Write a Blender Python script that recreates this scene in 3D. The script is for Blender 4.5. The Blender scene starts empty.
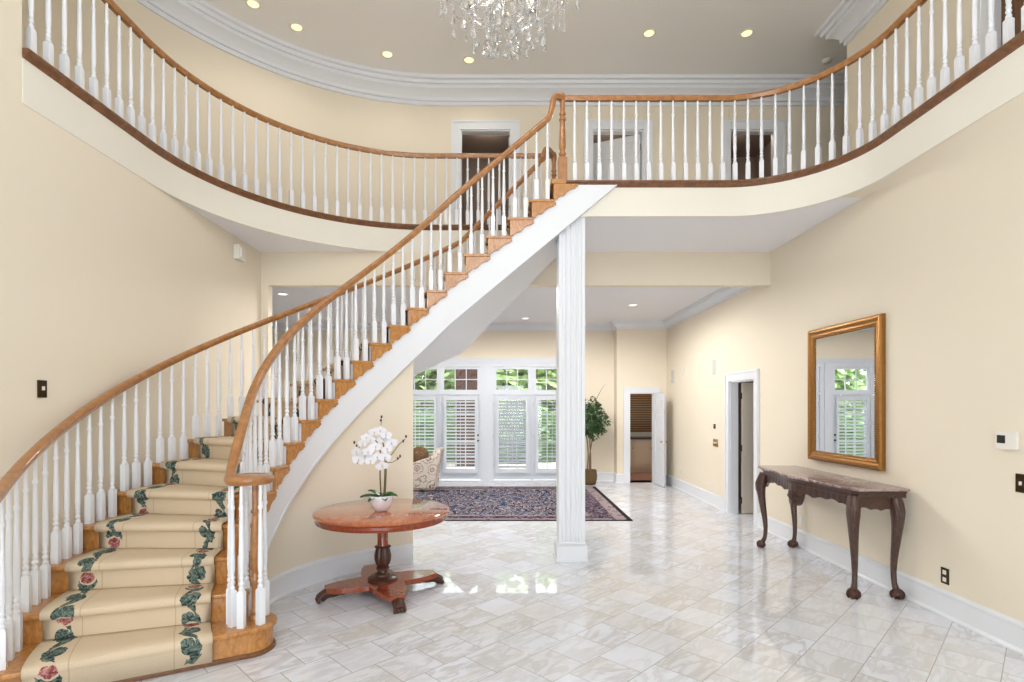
import bpy, bmesh, math, random
from math import sin, cos, pi, radians, sqrt
from mathutils import Vector, Matrix
random.seed(7)
S = bpy.context.scene
COL = S.collection

# ------------------------------------------------------------------ helpers
def lin(c):
    out = []
    for v in c:
        v /= 255.0
        out.append(v / 12.92 if v <= 0.04045 else ((v + 0.055) / 1.055) ** 2.4)
    return (out[0], out[1], out[2], 1.0)

def wloc(o):
    v = Vector((0, 0, 0))
    while o is not None:
        v += o.location
        o = o.parent
    return v

def tag(o, label=None, cat=None, group=None, kind=None):
    if label: o['label'] = label
    if cat: o['category'] = cat
    if group: o['group'] = group
    if kind: o['kind'] = kind
    return o

def thing(name, loc, label, cat, group=None):
    o = bpy.data.objects.new(name, None)
    o.empty_display_size = 0.1
    COL.objects.link(o)
    o.location = loc
    return tag(o, label, cat, group)

class MB:
    def __init__(s):
        s.v = []; s.f = []; s.uv = None
    def add(s, verts, faces):
        b = len(s.v)
        s.v += [Vector(p) for p in verts]
        s.f += [tuple(b + i for i in f) for f in faces]
    def box(s, x0, x1, y0, y1, z0, z1):
        e = .00035*((len(s.f)//6) % 6)
        x0 += e; y0 += e; z0 += e; x1 -= e; y1 -= e; z1 -= e
        s.add([(x0,y0,z0),(x1,y0,z0),(x1,y1,z0),(x0,y1,z0),(x0,y0,z1),(x1,y0,z1),(x1,y1,z1),(x0,y1,z1)],
              [(0,3,2,1),(4,5,6,7),(0,1,5,4),(1,2,6,5),(2,3,7,6),(3,0,4,7)])
        return s
    def hexa(s, p):
        s.add(p, [(0,3,2,1),(4,5,6,7),(0,1,5,4),(1,2,6,5),(2,3,7,6),(3,0,4,7)])
        return s
    def obox(s, c, h, M):
        vs = []
        for z in (-1, 1):
            for x, y in ((-1,-1),(1,-1),(1,1),(-1,1)):
                vs.append(Vector(c) + M @ Vector((x*h[0], y*h[1], z*h[2])))
        return s.hexa(vs)
    def lathe(s, prof, c=(0,0,0), seg=24, sx=1, sy=1, wob=None):
        c = Vector(c); b = len(s.v); n = len(prof)
        for (r, z) in prof:
            for k in range(seg):
                a = 2*pi*k/seg
                rr = r if wob is None else r*wob(a, z)
                s.v.append(c + Vector((rr*cos(a)*sx, rr*sin(a)*sy, z)))
        for i in range(n-1):
            for k in range(seg):
                k2 = (k+1) % seg
                s.f.append((b+i*seg+k, b+i*seg+k2, b+(i+1)*seg+k2, b+(i+1)*seg+k))
        s.f.append(tuple(b+k for k in reversed(range(seg))))
        s.f.append(tuple(b+(n-1)*seg+k for k in range(seg)))
        return s
    def sweep(s, pts, prof, closed=False, tilt=False, miter=True):
        P = [Vector(p) for p in pts]; n = len(P); m = len(prof); b = len(s.v)
        def hdir(a, c):
            d = Vector((c.x-a.x, c.y-a.y, 0))
            return d.normalized() if d.length > 1e-6 else None
        lastd = None
        for k in range(n):
            if not lastd:
                lastd = next((hdir(P[i], P[i+1]) for i in range(n-1) if hdir(P[i], P[i+1])), Vector((1,0,0)))
        prev = lastd
        for k in range(n):
            d1 = hdir(P[k-1], P[k]) if (k > 0 or closed) else None
            d2 = hdir(P[k], P[(k+1) % n]) if (k < n-1 or closed) else None
            if d1 is None and d2 is None: d1 = d2 = prev
            if d1 is None: d1 = d2
            if d2 is None: d2 = d1
            h = (d1+d2)
            h = h.normalized() if h.length > 1e-6 else d1
            prev = h
            sc = 1.0
            if miter:
                sc = min(2.5, 1.0/max(0.3, h.dot(d1)))
            L = Vector((-h.y, h.x, 0))
            if tilt:
                a = P[k-1] if k > 0 else P[k]; c = P[k+1] if k < n-1 else P[k]
                T = (c-a).normalized()
                L2 = L - T*L.dot(T); L2.normalize()
                B = T.cross(L2)
                L = L2
            else:
                B = Vector((0,0,1))
            for (u, w) in prof:
                s.v.append(P[k] + L*(u*sc) + B*w)
        segs = n if closed else n-1
        for k in range(segs):
            k2 = (k+1) % n
            for j in range(m):
                j2 = (j+1) % m
                s.f.append((b+k*m+j, b+k2*m+j, b+k2*m+j2, b+k*m+j2))
        if not closed:
            s.f.append(tuple(b+j for j in range(m)))
            s.f.append(tuple(b+(n-1)*m+j for j in reversed(range(m))))
        return s
    def tube(s, pts, rad, seg=8, sq=None):
        P = [Vector(p) for p in pts]; n = len(P); b = len(s.v)
        up = Vector((0.13, 0.21, 0.97))
        N = None
        for k in range(n):
            T = (P[min(k+1, n-1)] - P[max(k-1, 0)]).normalized()
            if N is None:
                N = T.cross(up)
                if N.length < 0.05: N = T.cross(Vector((1,0,0)))
            else:
                N = N - T*N.dot(T)
            N.normalize()
            B = T.cross(N)
            r = rad[k] if isinstance(rad, (list, tuple)) else rad
            for j in range(seg):
                a = 2*pi*j/seg
                s.v.append(P[k] + N*(r*cos(a)) + B*(r*sin(a)))
        for k in range(n-1):
            for j in range(seg):
                j2 = (j+1) % seg
                s.f.append((b+k*seg+j, b+k*seg+j2, b+(k+1)*seg+j2, b+(k+1)*seg+j))
        s.f.append(tuple(b+j for j in reversed(range(seg))))
        s.f.append(tuple(b+(n-1)*seg+j for j in range(seg)))
        return s
    def ball(s, c, r, seg=10, rings=6):
        rx, ry, rz = (r, r, r) if not isinstance(r, (tuple, list)) else r
        prof = []
        for i in range(rings+1):
            a = -pi/2 + pi*i/rings
            prof.append((max(cos(a), 0.02), sin(a)*rz))
        b0 = len(s.v)
        s.lathe(prof, c, seg, rx, ry)
        return s
    def prism(s, poly, z0, z1):
        n = len(poly)
        s.add([(x,y,z0) for x,y in poly] + [(x,y,z1) for x,y in poly],
              [tuple(reversed(range(n))), tuple(range(n, 2*n))] + [(i, (i+1) % n, n+(i+1) % n, n+i) for i in range(n)])
        return s
    def leaf(s, c, d, nrm, L, W, bend=0.15):
        d = Vector(d).normalized(); n = Vector(nrm)
        sd = d.cross(n)
        if sd.length < 1e-3: sd = d.cross(Vector((1,0,0.2)))
        sd.normalize(); n = sd.cross(d).normalized(); c = Vector(c)
        s.add([c, c+d*L*.35+sd*W-n*L*bend*.1, c+d*L*.35+n*L*.03, c+d*L*.35-sd*W-n*L*bend*.1, c+d*L*.72+sd*W*.7-n*L*bend*.5, c+d*L*.72-n*L*bend*.35, c+d*L*.72-sd*W*.7-n*L*bend*.5, c+d*L-n*L*bend],
              [(0,2,1),(0,3,2),(1,2,5,4),(2,3,6,5),(4,5,7),(5,6,7)])
    def build(s, name, mat, parent=None, smooth=35, bevel=0, bseg=2, rel=None, merge=False):
        off = wloc(parent) if parent is not None else (Vector(rel) if rel else Vector((0,0,0)))
        me = bpy.data.meshes.new(name)
        me.from_pydata([tuple(p-off) for p in s.v], [], s.f)
        if s.uv is not None:
            lay = me.uv_layers.new(name='UVMap')
            for l in me.loops:
                lay.data[l.index].uv = s.uv[l.vertex_index]
        me.validate()
        bm = bmesh.new(); bm.from_mesh(me)
        if merge: bmesh.ops.remove_doubles(bm, verts=bm.verts, dist=1e-5)
        bmesh.ops.recalc_face_normals(bm, faces=bm.faces)
        bm.to_mesh(me); bm.free()
        if smooth:
            me.polygons.foreach_set('use_smooth', [True]*len(me.polygons))
            me.set_sharp_from_angle(angle=radians(smooth))
        me.materials.append(mat)
        o = bpy.data.objects.new(name, me)
        COL.objects.link(o)
        if parent is not None: o.parent = parent
        elif rel: o.location = rel
        if bevel:
            md = o.modifiers.new('bevel', 'BEVEL'); md.width = bevel; md.segments = bseg
            md.limit_method = 'ANGLE'; md.angle_limit = radians(40); md.harden_normals = True
        return o

def struct(name, mb, mat, parent=None, **k):
    o = mb.build(name, mat, parent, **k)
    if parent is None: o['kind'] = 'structure'
    return o

def arc(c, R, a0, a1, n):
    return [(c[0]+R*cos(radians(a0+(a1-a0)*i/n)), c[1]+R*sin(radians(a0+(a1-a0)*i/n))) for i in range(n+1)]

def z3(pts, z): return [(p[0], p[1], z) for p in pts]

def smooth_path(pts, n=6):
    P = [Vector(p) for p in pts]; out = []
    for i in range(len(P)-1):
        p0 = P[max(i-1,0)]; p1 = P[i]; p2 = P[i+1]; p3 = P[min(i+2,len(P)-1)]
        for k in range(n):
            t = k/n
            out.append(0.5*((2*p1)+(p2-p0)*t+(2*p0-5*p1+4*p2-p3)*t*t+(-p0+3*p1-3*p2+p3)*t**3))
    out.append(P[-1])
    return out

# ------------------------------------------------------------------ materials
def newmat(name):
    m = bpy.data.materials.new(name); m.use_nodes = True
    nt = m.node_tree
    return m, nt, nt.nodes['Principled BSDF']

def N(nt, t, **k):
    n = nt.nodes.new(t)
    for a, v in k.items():
        setattr(n, a, v)
    return n

def plain(name, c, rough=.5, metal=0.0, spec=.5, var=0.0, vscale=6.0, bump=0.0, bscale=200, coat=0):
    m, nt, p = newmat(name)
    col = lin(c)
    p.inputs['Base Color'].default_value = col
    p.inputs['Roughness'].default_value = rough
    p.inputs['Metallic'].default_value = metal
    p.inputs['Specular IOR Level'].default_value = spec
    if coat:
        p.inputs['Coat Weight'].default_value = coat
        p.inputs['Coat Roughness'].default_value = .06
    tc = N(nt, 'ShaderNodeTexCoord')
    if var:
        nz = N(nt, 'ShaderNodeTexNoise'); nz.inputs['Scale'].default_value = vscale; nz.inputs['Detail'].default_value = 4
        mx = N(nt, 'ShaderNodeMix', data_type='RGBA')
        mx.inputs[6].default_value = tuple(min(1, v*(1-var)) for v in col[:3])+(1,)
        mx.inputs[7].default_value = tuple(min(1, v*(1+var)) for v in col[:3])+(1,)
        nt.links.new(tc.outputs['Object'], nz.inputs['Vector'])
        nt.links.new(nz.outputs['Fac'], mx.inputs[0])
        nt.links.new(mx.outputs[2], p.inputs['Base Color'])
    if bump:
        nb = N(nt, 'ShaderNodeTexNoise'); nb.inputs['Scale'].default_value = bscale
        bp = N(nt, 'ShaderNodeBump'); bp.inputs['Strength'].default_value = bump; bp.inputs['Distance'].default_value = .004
        nt.links.new(tc.outputs['Object'], nb.inputs['Vector'])
        nt.links.new(nb.outputs['Fac'], bp.inputs['Height'])
        nt.links.new(bp.outputs['Normal'], p.inputs['Normal'])
    return m

def wood(name, c1, c2, rough=.3, scale=(6, 6, 6), grain=(1, 1, .08), coat=0.0):
    m, nt, p = newmat(name)
    tc = N(nt, 'ShaderNodeTexCoord'); mp = N(nt, 'ShaderNodeMapping')
    mp.inputs['Scale'].default_value = tuple(a*b for a, b in zip(scale, grain))
    nz = N(nt, 'ShaderNodeTexNoise'); nz.inputs['Scale'].default_value = 6; nz.inputs['Detail'].default_value = 6
    nz.inputs['Distortion'].default_value = .6
    cr = N(nt, 'ShaderNodeValToRGB')
    cr.color_ramp.elements[0].position = .35; cr.color_ramp.elements[0].color = lin(c1)
    cr.color_ramp.elements[1].position = .65; cr.color_ramp.elements[1].color = lin(c2)
    L = nt.links.new
    L(tc.outputs['Object'], mp.inputs['Vector']); L(mp.outputs['Vector'], nz.inputs['Vector'])
    L(nz.outputs['Fac'], cr.inputs['Fac']); L(cr.outputs['Color'], p.inputs['Base Color'])
    p.inputs['Roughness'].default_value = rough
    p.inputs['Coat Weight'].default_value = coat; p.inputs['Coat Roughness'].default_value = .04
    return m

def emit(name, c, s):
    m, nt, p = newmat(name)
    p.inputs['Base Color'].default_value = lin(c)
    p.inputs['Emission Color'].default_value = lin(c); p.inputs['Emission Strength'].default_value = s
    return m

def math_(nt, op, a, b=None, c=None):
    n = N(nt, 'ShaderNodeMath', operation=op)
    for i, v in enumerate((a, b, c)):
        if v is None: continue
        if isinstance(v, (int, float)): n.inputs[i].default_value = v
        else: nt.links.new(v, n.inputs[i])
    return n.outputs[0]

def mixc(nt, f, a, b):
    n = N(nt, 'ShaderNodeMix', data_type='RGBA')
    if isinstance(f, (int, float)): n.inputs[0].default_value = f
    else: nt.links.new(f, n.inputs[0])
    for i, v in ((6, a), (7, b)):
        if isinstance(v, tuple): n.inputs[i].default_value = v
        else: nt.links.new(v, n.inputs[i])
    return n.outputs[2]

def ramp(nt, f, stops, interp='LINEAR'):
    n = N(nt, 'ShaderNodeValToRGB'); r = n.color_ramp; r.interpolation = interp
    while len(r.elements) < len(stops): r.elements.new(.5)
    for e, (p, c) in zip(r.elements, stops):
        e.position = p; e.color = c
    nt.links.new(f, n.inputs[0])
    return n.outputs[0]

def tex(nt, t, vec, scale, **k):
    n = N(nt, t)
    n.inputs['Scale'].default_value = scale
    for a, v in k.items():
        if a in n.inputs: n.inputs[a].default_value = v
        else: setattr(n, a, v)
    if vec is not None: nt.links.new(vec, n.inputs['Vector'])
    return n

M = {}
M['cream'] = plain('cream_wall_paint', (237, 226, 206), .75, spec=.25, bump=.05, bscale=300)
M['cream_fascia'] = plain('pale_cream_paint', (238, 233, 220), .7, spec=.25)
M['white'] = plain('white_trim_paint', (233, 235, 239), .4)
M['doorwhite'] = plain('pale_grey_white_door_paint', (214, 219, 227), .4)
M['baluster'] = plain('white_baluster_paint', (236, 237, 241), .35)
M['ceil'] = plain('ceiling_paint', (246, 244, 242), .85, spec=.2)
M['ceil2'] = plain('white_ceiling_paint', (242, 241, 243), .85, spec=.2)
M['oak'] = wood('oak', (170, 112, 54), (200, 142, 76), .28, (7, 7, 7), (1, 1, .5), .3)
M['oak_rail'] = wood('oak_rail', (154, 102, 56), (178, 124, 72), .3, (3, 3, 3), (1, 1, 1), .4)
M['oak_dark'] = wood('oak_nosing', (108, 70, 42), (134, 88, 54), .35, (3, 3, 3), (1, 1, 1), .2)
M['mahog'] = wood('mahogany', (168, 86, 42), (194, 108, 58), .12, (5, 5, 5), (1, .25, 1), .9)
M['mahog2'] = wood('mahogany_deep', (128, 54, 28), (154, 70, 36), .22, (8, 8, 8), (1, 1, .3), .5)
M['walnut'] = wood('dark_carved_wood', (56, 34, 27), (84, 53, 41), .32, (12, 12, 12), (1, 1, .4), .3)
M['carved'] = wood('dark_carved_feet', (60, 34, 24), (88, 52, 36), .4, (14, 14, 14), (1, 1, 1))
M['brass'] = plain('brass', (190, 150, 80), .3, 1)
M['dkbrass'] = plain('dark_bronze_plate', (70, 52, 28), .35, .8)
M['plate'] = plain('ivory_plate', (236, 232, 222), .4)
M['black'] = plain('black_plastic', (24, 24, 26), .35)
M['gold'] = plain('antique_gold', (158, 112, 58), .38, .75, var=.25, vscale=30)
M['silver'] = plain('mirror_silver', (244, 246, 246), .0, 1.0)
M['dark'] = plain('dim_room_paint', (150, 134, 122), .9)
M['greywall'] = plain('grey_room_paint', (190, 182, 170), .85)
M['door'] = plain('grey_white_door', (226, 226, 228), .45)
M['doorshade'] = plain('shaded_white_door', (222, 212, 196), .45)  # white door leaf standing in shadow, the shade put into its colour
M['browndoor'] = wood('brown_door', (92, 60, 34), (112, 76, 44), .4)
M['floorup'] = plain('upper_hall_carpet', (200, 188, 165), .95)
M['grille'] = plain('grey_speaker_grille', (206, 204, 198), .6)
M['leafgreen'] = plain('ficus_leaf', (60, 94, 54), .4, var=.4, vscale=30)
M['orchidleaf'] = plain('orchid_leaf', (52, 104, 44), .35, var=.2, vscale=20)
M['petal'] = plain('white_petal', (234, 233, 240), .55)
M['petalc'] = plain('yellow_white_lip', (226, 206, 150), .5)
M['bud'] = plain('dark_bud', (74, 50, 44), .5)
M['stem'] = plain('orchid_stem', (98, 90, 46), .5)
M['ceramic'] = plain('white_ceramic', (230, 228, 234), .15, coat=.5)
M['trunk'] = plain('ficus_trunk', (122, 100, 78), .8, var=.3, vscale=40)
M['basket'] = plain('brown_basket', (98, 74, 42), .7, var=.35, vscale=60, bump=.5, bscale=80)
M['soil'] = plain('soil', (58, 46, 34), .95)
M['hedge'] = plain('hedge_leaf', (112, 150, 96), .6, var=.45, vscale=5)
M['tree'] = plain('tree_leaf', (172, 202, 140), .6, var=.5, vscale=3)
M['bark'] = plain('bark', (96, 84, 70), .9)
M['patio'] = plain('pale_patio', (222, 218, 208), .9, var=.08)
M['brick'] = plain('brown_wood_siding', (78, 52, 43), .8, var=.25, vscale=9)
M['terracotta'] = plain('terracotta_tile', (152, 104, 84), .5, var=.2, vscale=8)
M['cabinet'] = plain('beige_cabinet', (206, 186, 160), .45)
M['counter'] = plain('dark_counter', (52, 48, 46), .2)
M['slatwood'] = plain('brown_blind', (140, 104, 68), .5)
M['pillow'] = None

def crystal():
    m, nt, p = newmat('cut_crystal')
    p.inputs['Base Color'].default_value = (1, 1, 1, 1)
    p.inputs['Roughness'].default_value = .02
    p.inputs['IOR'].default_value = 1.6
    p.inputs['Transmission Weight'].default_value = .75
    p.inputs['Coat Weight'].default_value = .6
    return m
M['crystal'] = crystal()

def glass():
    m, nt, p = newmat('window_glass')
    out = nt.nodes['Material Output']
    tr = N(nt, 'ShaderNodeBsdfTransparent'); gl = N(nt, 'ShaderNodeBsdfGlossy'); gl.inputs['Roughness'].default_value = .01
    mx = N(nt, 'ShaderNodeMixShader'); mx.inputs[0].default_value = .06
    nt.links.new(tr.outputs[0], mx.inputs[1]); nt.links.new(gl.outputs[0], mx.inputs[2])
    nt.links.new(mx.outputs[0], out.inputs['Surface'])
    return m
M['glass'] = glass()

def marble_floor():
    m, nt, p = newmat('polished_marble_tiles')
    L = nt.links.new
    tc = N(nt, 'ShaderNodeTexCoord'); mp = N(nt, 'ShaderNodeMapping')
    mp.inputs['Rotation'].default_value = (0, 0, radians(-45)); mp.inputs['Location'].default_value = (.05, .12, 0)
    L(tc.outputs['Object'], mp.inputs['Vector'])
    V = mp.outputs['Vector']
    bk = N(nt, 'ShaderNodeTexBrick'); bk.offset = .5; bk.squash = 1
    L(V, bk.inputs['Vector'])
    bk.inputs['Color1'].default_value = (0, 0, 0, 1); bk.inputs['Color2'].default_value = (1, 1, 1, 1)
    bk.inputs['Mortar'].default_value = (.5, .5, .5, 1)
    bk.inputs['Scale'].default_value = 1; bk.inputs['Mortar Size'].default_value = .0028; bk.inputs['Mortar Smooth'].default_value = .1
    bk.inputs['Bias'].default_value = 0; bk.inputs['Brick Width'].default_value = .315; bk.inputs['Row Height'].default_value = .315
    rnd = bk.outputs['Color']
    sp = N(nt, 'ShaderNodeSeparateColor'); L(rnd, sp.inputs[0]); r = sp.outputs[0]
    # vein coordinates: two directions picked per tile
    m1 = N(nt, 'ShaderNodeMapping'); m1.inputs['Rotation'].default_value = (0,0,radians(38)); m1.inputs['Scale'].default_value = (1.6, 5.0, 1)
    m2 = N(nt, 'ShaderNodeMapping'); m2.inputs['Rotation'].default_value = (0,0,radians(-25)); m2.inputs['Scale'].default_value = (1.4, 4.4, 1)
    L(V, m1.inputs[0]); L(V, m2.inputs[0])
    hsh = math_(nt, 'FRACT', math_(nt, 'MULTIPLY', r, 37.77))
    pick = math_(nt, 'GREATER_THAN', hsh, .5)
    mv = N(nt, 'ShaderNodeMix', data_type='VECTOR'); L(pick, mv.inputs[0]); L(m1.outputs[0], mv.inputs[4]); L(m2.outputs[0], mv.inputs[5])
    nz = N(nt, 'ShaderNodeTexNoise', noise_dimensions='4D'); L(mv.outputs[1], nz.inputs['Vector'])
    L(math_(nt, 'MULTIPLY', r, 83.0), nz.inputs['W'])
    nz.inputs['Scale'].default_value = 1.5; nz.inputs['Detail'].default_value = 7; nz.inputs['Roughness'].default_value = .6; nz.inputs['Distortion'].default_value = 1.2
    vein = ramp(nt, nz.outputs['Fac'], [(.41, (0,0,0,1)), (.48, (1,1,1,1)), (.50, (1,1,1,1)), (.57, (0,0,0,1))])
    n2 = N(nt, 'ShaderNodeTexNoise', noise_dimensions='4D'); L(mv.outputs[1], n2.inputs['Vector'])
    L(math_(nt, 'MULTIPLY', r, 51.0), n2.inputs['W']); n2.inputs['Scale'].default_value = .9; n2.inputs['Detail'].default_value = 5
    amt = math_(nt, 'MULTIPLY', math_(nt, 'FRACT', math_(nt, 'MULTIPLY', r, 11.3)), 1.0)
    base = mixc(nt, math_(nt, 'FRACT', math_(nt, 'MULTIPLY', r, 23.1)), lin((236, 240, 250)), lin((228, 229, 233)))
    c1 = mixc(nt, math_(nt, 'MULTIPLY', vein, math_(nt, 'MULTIPLY_ADD', amt, .34, .14)), base, lin((174, 168, 162)))
    tan = math_(nt, 'MULTIPLY', ramp(nt, n2.outputs['Fac'], [(.5, (0,0,0,1)), (.68, (1,1,1,1))]), math_(nt, 'MULTIPLY', amt, .38))
    c2 = mixc(nt, tan, c1, lin((204, 194, 180)))
    c3 = mixc(nt, math_(nt, 'MULTIPLY', bk.outputs['Fac'], .75), c2, lin((150, 148, 146)))
    L(c3, p.inputs['Base Color'])
    p.inputs['Roughness'].default_value = .03
    p.inputs['Specular IOR Level'].default_value = .6
    return m
M['marble'] = marble_floor()

def console_marble():
    m, nt, p = newmat('rose_grey_marble')
    tc = N(nt, 'ShaderNodeTexCoord')
    nz = tex(nt, 'ShaderNodeTexNoise', tc.outputs['Object'], 7, Detail=8, Roughness=.65, Distortion=1.5)
    c = ramp(nt, nz.outputs['Fac'], [(.3, lin((92, 66, 66))), (.48, lin((140, 112, 112))), (.6, lin((186, 166, 164))), (.72, lin((112, 84, 84)))])
    nt.links.new(c, p.inputs['Base Color']); p.inputs['Roughness'].default_value = .12
    return m
M['cmarble'] = console_marble()

def carpet_runner():
    m, nt, p = newmat('beige_runner_with_vine_border')
    L = nt.links.new
    uv = N(nt, 'ShaderNodeUVMap'); sp = N(nt, 'ShaderNodeSeparateXYZ'); L(uv.outputs[0], sp.inputs[0])
    x, v = sp.outputs[0], sp.outputs[1]
    W = .92
    wn = tex(nt, 'ShaderNodeTexNoise', uv.outputs[0], 28, Detail=3)
    wob = math_(nt, 'MULTIPLY', math_(nt, 'SUBTRACT', wn.outputs['Fac'], .5), .045)
    right = math_(nt, 'GREATER_THAN', x, W/2)
    a0 = math_(nt, 'MINIMUM', x, math_(nt, 'SUBTRACT', W, x))
    v2 = math_(nt, 'ADD', v, math_(nt, 'MULTIPLY', right, .17))
    a = math_(nt, 'ADD', a0, wob); vv = math_(nt, 'ADD', v2, wob)
    P = .40
    ph = math_(nt, 'MULTIPLY', vv, 2*pi/P)
    c = math_(nt, 'MULTIPLY_ADD', math_(nt, 'SINE', ph), .036, .115)
    d = math_(nt, 'ABSOLUTE', math_(nt, 'SUBTRACT', a, c))
    wid = math_(nt, 'MULTIPLY_ADD', math_(nt, 'ABSOLUTE', math_(nt, 'SINE', math_(nt, 'MULTIPLY_ADD', ph, 1.0, .9))), .024, .006)
    vine = math_(nt, 'LESS_THAN', d, wid)
    # leaf lobes off the vine
    fr = math_(nt, 'FRACT', math_(nt, 'DIVIDE', vv, P/2))
    sgn = math_(nt, 'MULTIPLY_ADD', math_(nt, 'GREATER_THAN', math_(nt, 'FRACT', math_(nt, 'DIVIDE', vv, P)), .5), 2, -1)
    lc = math_(nt, 'MULTIPLY_ADD', sgn, .018, .115)
    la = math_(nt, 'DIVIDE', math_(nt, 'SUBTRACT', a, lc), .040); lb = math_(nt, 'DIVIDE', math_(nt, 'SUBTRACT', fr, .52), .30)
    lobe = math_(nt, 'LESS_THAN', math_(nt, 'ADD', math_(nt, 'MULTIPLY', la, la), math_(nt, 'MULTIPLY', lb, lb)), 1)
    green = math_(nt, 'MAXIMUM', vine, lobe)
    # roses
    PR = .50
    rv = math_(nt, 'MULTIPLY', math_(nt, 'SUBTRACT', math_(nt, 'FRACT', math_(nt, 'DIVIDE', math_(nt, 'ADD', vv, .12), PR)), .5), PR)
    ra = math_(nt, 'SUBTRACT', a, .115)
    rd = math_(nt, 'SQRT', math_(nt, 'ADD', math_(nt, 'MULTIPLY', ra, ra), math_(nt, 'MULTIPLY', rv, rv)))
    rose = math_(nt, 'LESS_THAN', rd, .043)
    near = math_(nt, 'LESS_THAN', rd, .056)
    n3 = tex(nt, 'ShaderNodeTexNoise', uv.outputs[0], 34, Detail=3, Distortion=1.5)
    gcol = ramp(nt, n3.outputs['Fac'], [(.34, lin((42, 50, 58))), (.48, lin((80, 98, 92))), (.60, lin((134, 146, 130))), (.7, lin((64, 80, 82)))])
    rcol = ramp(nt, n3.outputs['Fac'], [(.38, lin((122, 62, 64))), (.50, lin((172, 100, 98))), (.64, lin((206, 158, 148)))])
    fine = tex(nt, 'ShaderNodeTexNoise', uv.outputs[0], 160, Detail=2)
    base = mixc(nt, fine.outputs['Fac'], lin((208, 186, 156)), lin((228, 211, 184)))
    s1 = math_(nt, 'LESS_THAN', math_(nt, 'ABSOLUTE', math_(nt, 'SUBTRACT', a0, .205)), .0035)
    base = mixc(nt, math_(nt, 'MULTIPLY', s1, .35), base, lin((160, 124, 84)))
    k1 = mixc(nt, math_(nt, 'MULTIPLY', green, math_(nt, 'SUBTRACT', 1, near)), base, gcol)
    k2 = mixc(nt, rose, k1, rcol)
    L(k2, p.inputs['Base Color'])
    p.inputs['Roughness'].default_value = .95; p.inputs['Specular IOR Level'].default_value = .1
    bp = N(nt, 'ShaderNodeBump'); bp.inputs['Strength'].default_value = .3; bp.inputs['Distance'].default_value = .004
    L(fine.outputs['Fac'], bp.inputs['Height']); L(bp.outputs[0], p.inputs['Normal'])
    return m
M['runner'] = carpet_runner()

def rug_mat(hx, hy):
    m, nt, p = newmat('navy_persian_rug')
    L = nt.links.new
    tc = N(nt, 'ShaderNodeTexCoord'); sp = N(nt, 'ShaderNodeSeparateXYZ'); L(tc.outputs['Object'], sp.inputs[0])
    dx = math_(nt, 'SUBTRACT', hx, math_(nt, 'ABSOLUTE', sp.outputs[0]))
    dy = math_(nt, 'SUBTRACT', hy, math_(nt, 'ABSOLUTE', sp.outputs[1]))
    d = math_(nt, 'MINIMUM', dx, math_(nt, 'MULTIPLY', dy, 1.9))
    vo = tex(nt, 'ShaderNodeTexVoronoi', tc.outputs['Object'], 2.3, feature='F1')
    nz = tex(nt, 'ShaderNodeTexNoise', tc.outputs['Object'], 4.2, Detail=2.0, Distortion=1.4)
    n5 = tex(nt, 'ShaderNodeTexNoise', tc.outputs['Object'], 13, Detail=2, Distortion=2.0)
    rings = math_(nt, 'FRACT', math_(nt, 'MULTIPLY', math_(nt, 'ADD', vo.outputs['Distance'], math_(nt, 'MULTIPLY', n5.outputs['Fac'], .12)), 5.5))
    navy, beige, pink, blue = lin((34, 38, 58)), lin((196, 186, 184)), lin((168, 128, 132)), lin((72, 84, 116))
    f1 = ramp(nt, nz.outputs['Fac'], [(.30, navy), (.345, beige), (.375, navy), (.455, blue), (.485, beige), (.505, navy), (.575, navy), (.59, pink), (.61, beige), (.63, navy)])
    f2 = ramp(nt, rings, [(0, pink), (.25, navy), (.45, beige), (.6, navy), (1, navy)])
    field = mixc(nt, math_(nt, 'LESS_THAN', vo.outputs['Distance'], .30), f1, f2)
    band = mixc(nt, math_(nt, 'GREATER_THAN', n5.outputs['Fac'], .53), lin((46, 42, 60)), lin((132, 112, 120)))
    v2 = tex(nt, 'ShaderNodeTexVoronoi', tc.outputs['Object'], 9, feature='F1')
    lightband = mixc(nt, math_(nt, 'LESS_THAN', v2.outputs['Distance'], .30), lin((146, 132, 134)), lin((92, 78, 88)))
    def lt(t): return math_(nt, 'LESS_THAN', d, t)
    c = mixc(nt, lt(.72), field, lightband)
    c = mixc(nt, lt(.58), c, band)
    c = mixc(nt, lt(.24), c, lightband)
    c = mixc(nt, lt(.07), c, lin((36, 30, 34)))
    L(c, p.inputs['Base Color']); p.inputs['Roughness'].default_value = .95; p.inputs['Specular IOR Level'].default_value = .1
    return m

def floral(name, bg, c1, c2, sc):
    m, nt, p = newmat(name)
    tc = N(nt, 'ShaderNodeTexCoord')
    nz = tex(nt, 'ShaderNodeTexNoise', tc.outputs['Object'], sc, Detail=3, Distortion=1.5)
    vo = tex(nt, 'ShaderNodeTexVoronoi', tc.outputs['Object'], sc*.6)
    f = math_(nt, 'ADD', vo.outputs['Distance'], math_(nt, 'MULTIPLY', nz.outputs['Fac'], .5))
    c = ramp(nt, f, [(.30, lin(c1)), (.42, lin(bg)), (.52, lin(c2)), (.58, lin(bg)), (.75, lin(bg)), (.80, lin((110, 120, 90))), (.86, lin(bg))])
    nt.links.new(c, p.inputs['Base Color']); p.inputs['Roughness'].default_value = .9
    return m
M['floral'] = floral('floral_upholstery', (226, 214, 204), (156, 92, 88), (120, 80, 76), 9)
M['pillow'] = floral('brown_print_fabric', (120, 84, 60), (74, 48, 36), (170, 136, 100), 16)
M['bulb'] = emit('warm_lamp_lens', (255, 228, 168), 1.5)
M['bulbw'] = emit('white_lamp_lens', (255, 246, 232), 2.2)
M['candle'] = emit('candle_bulb', (255, 236, 200), 6)

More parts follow.
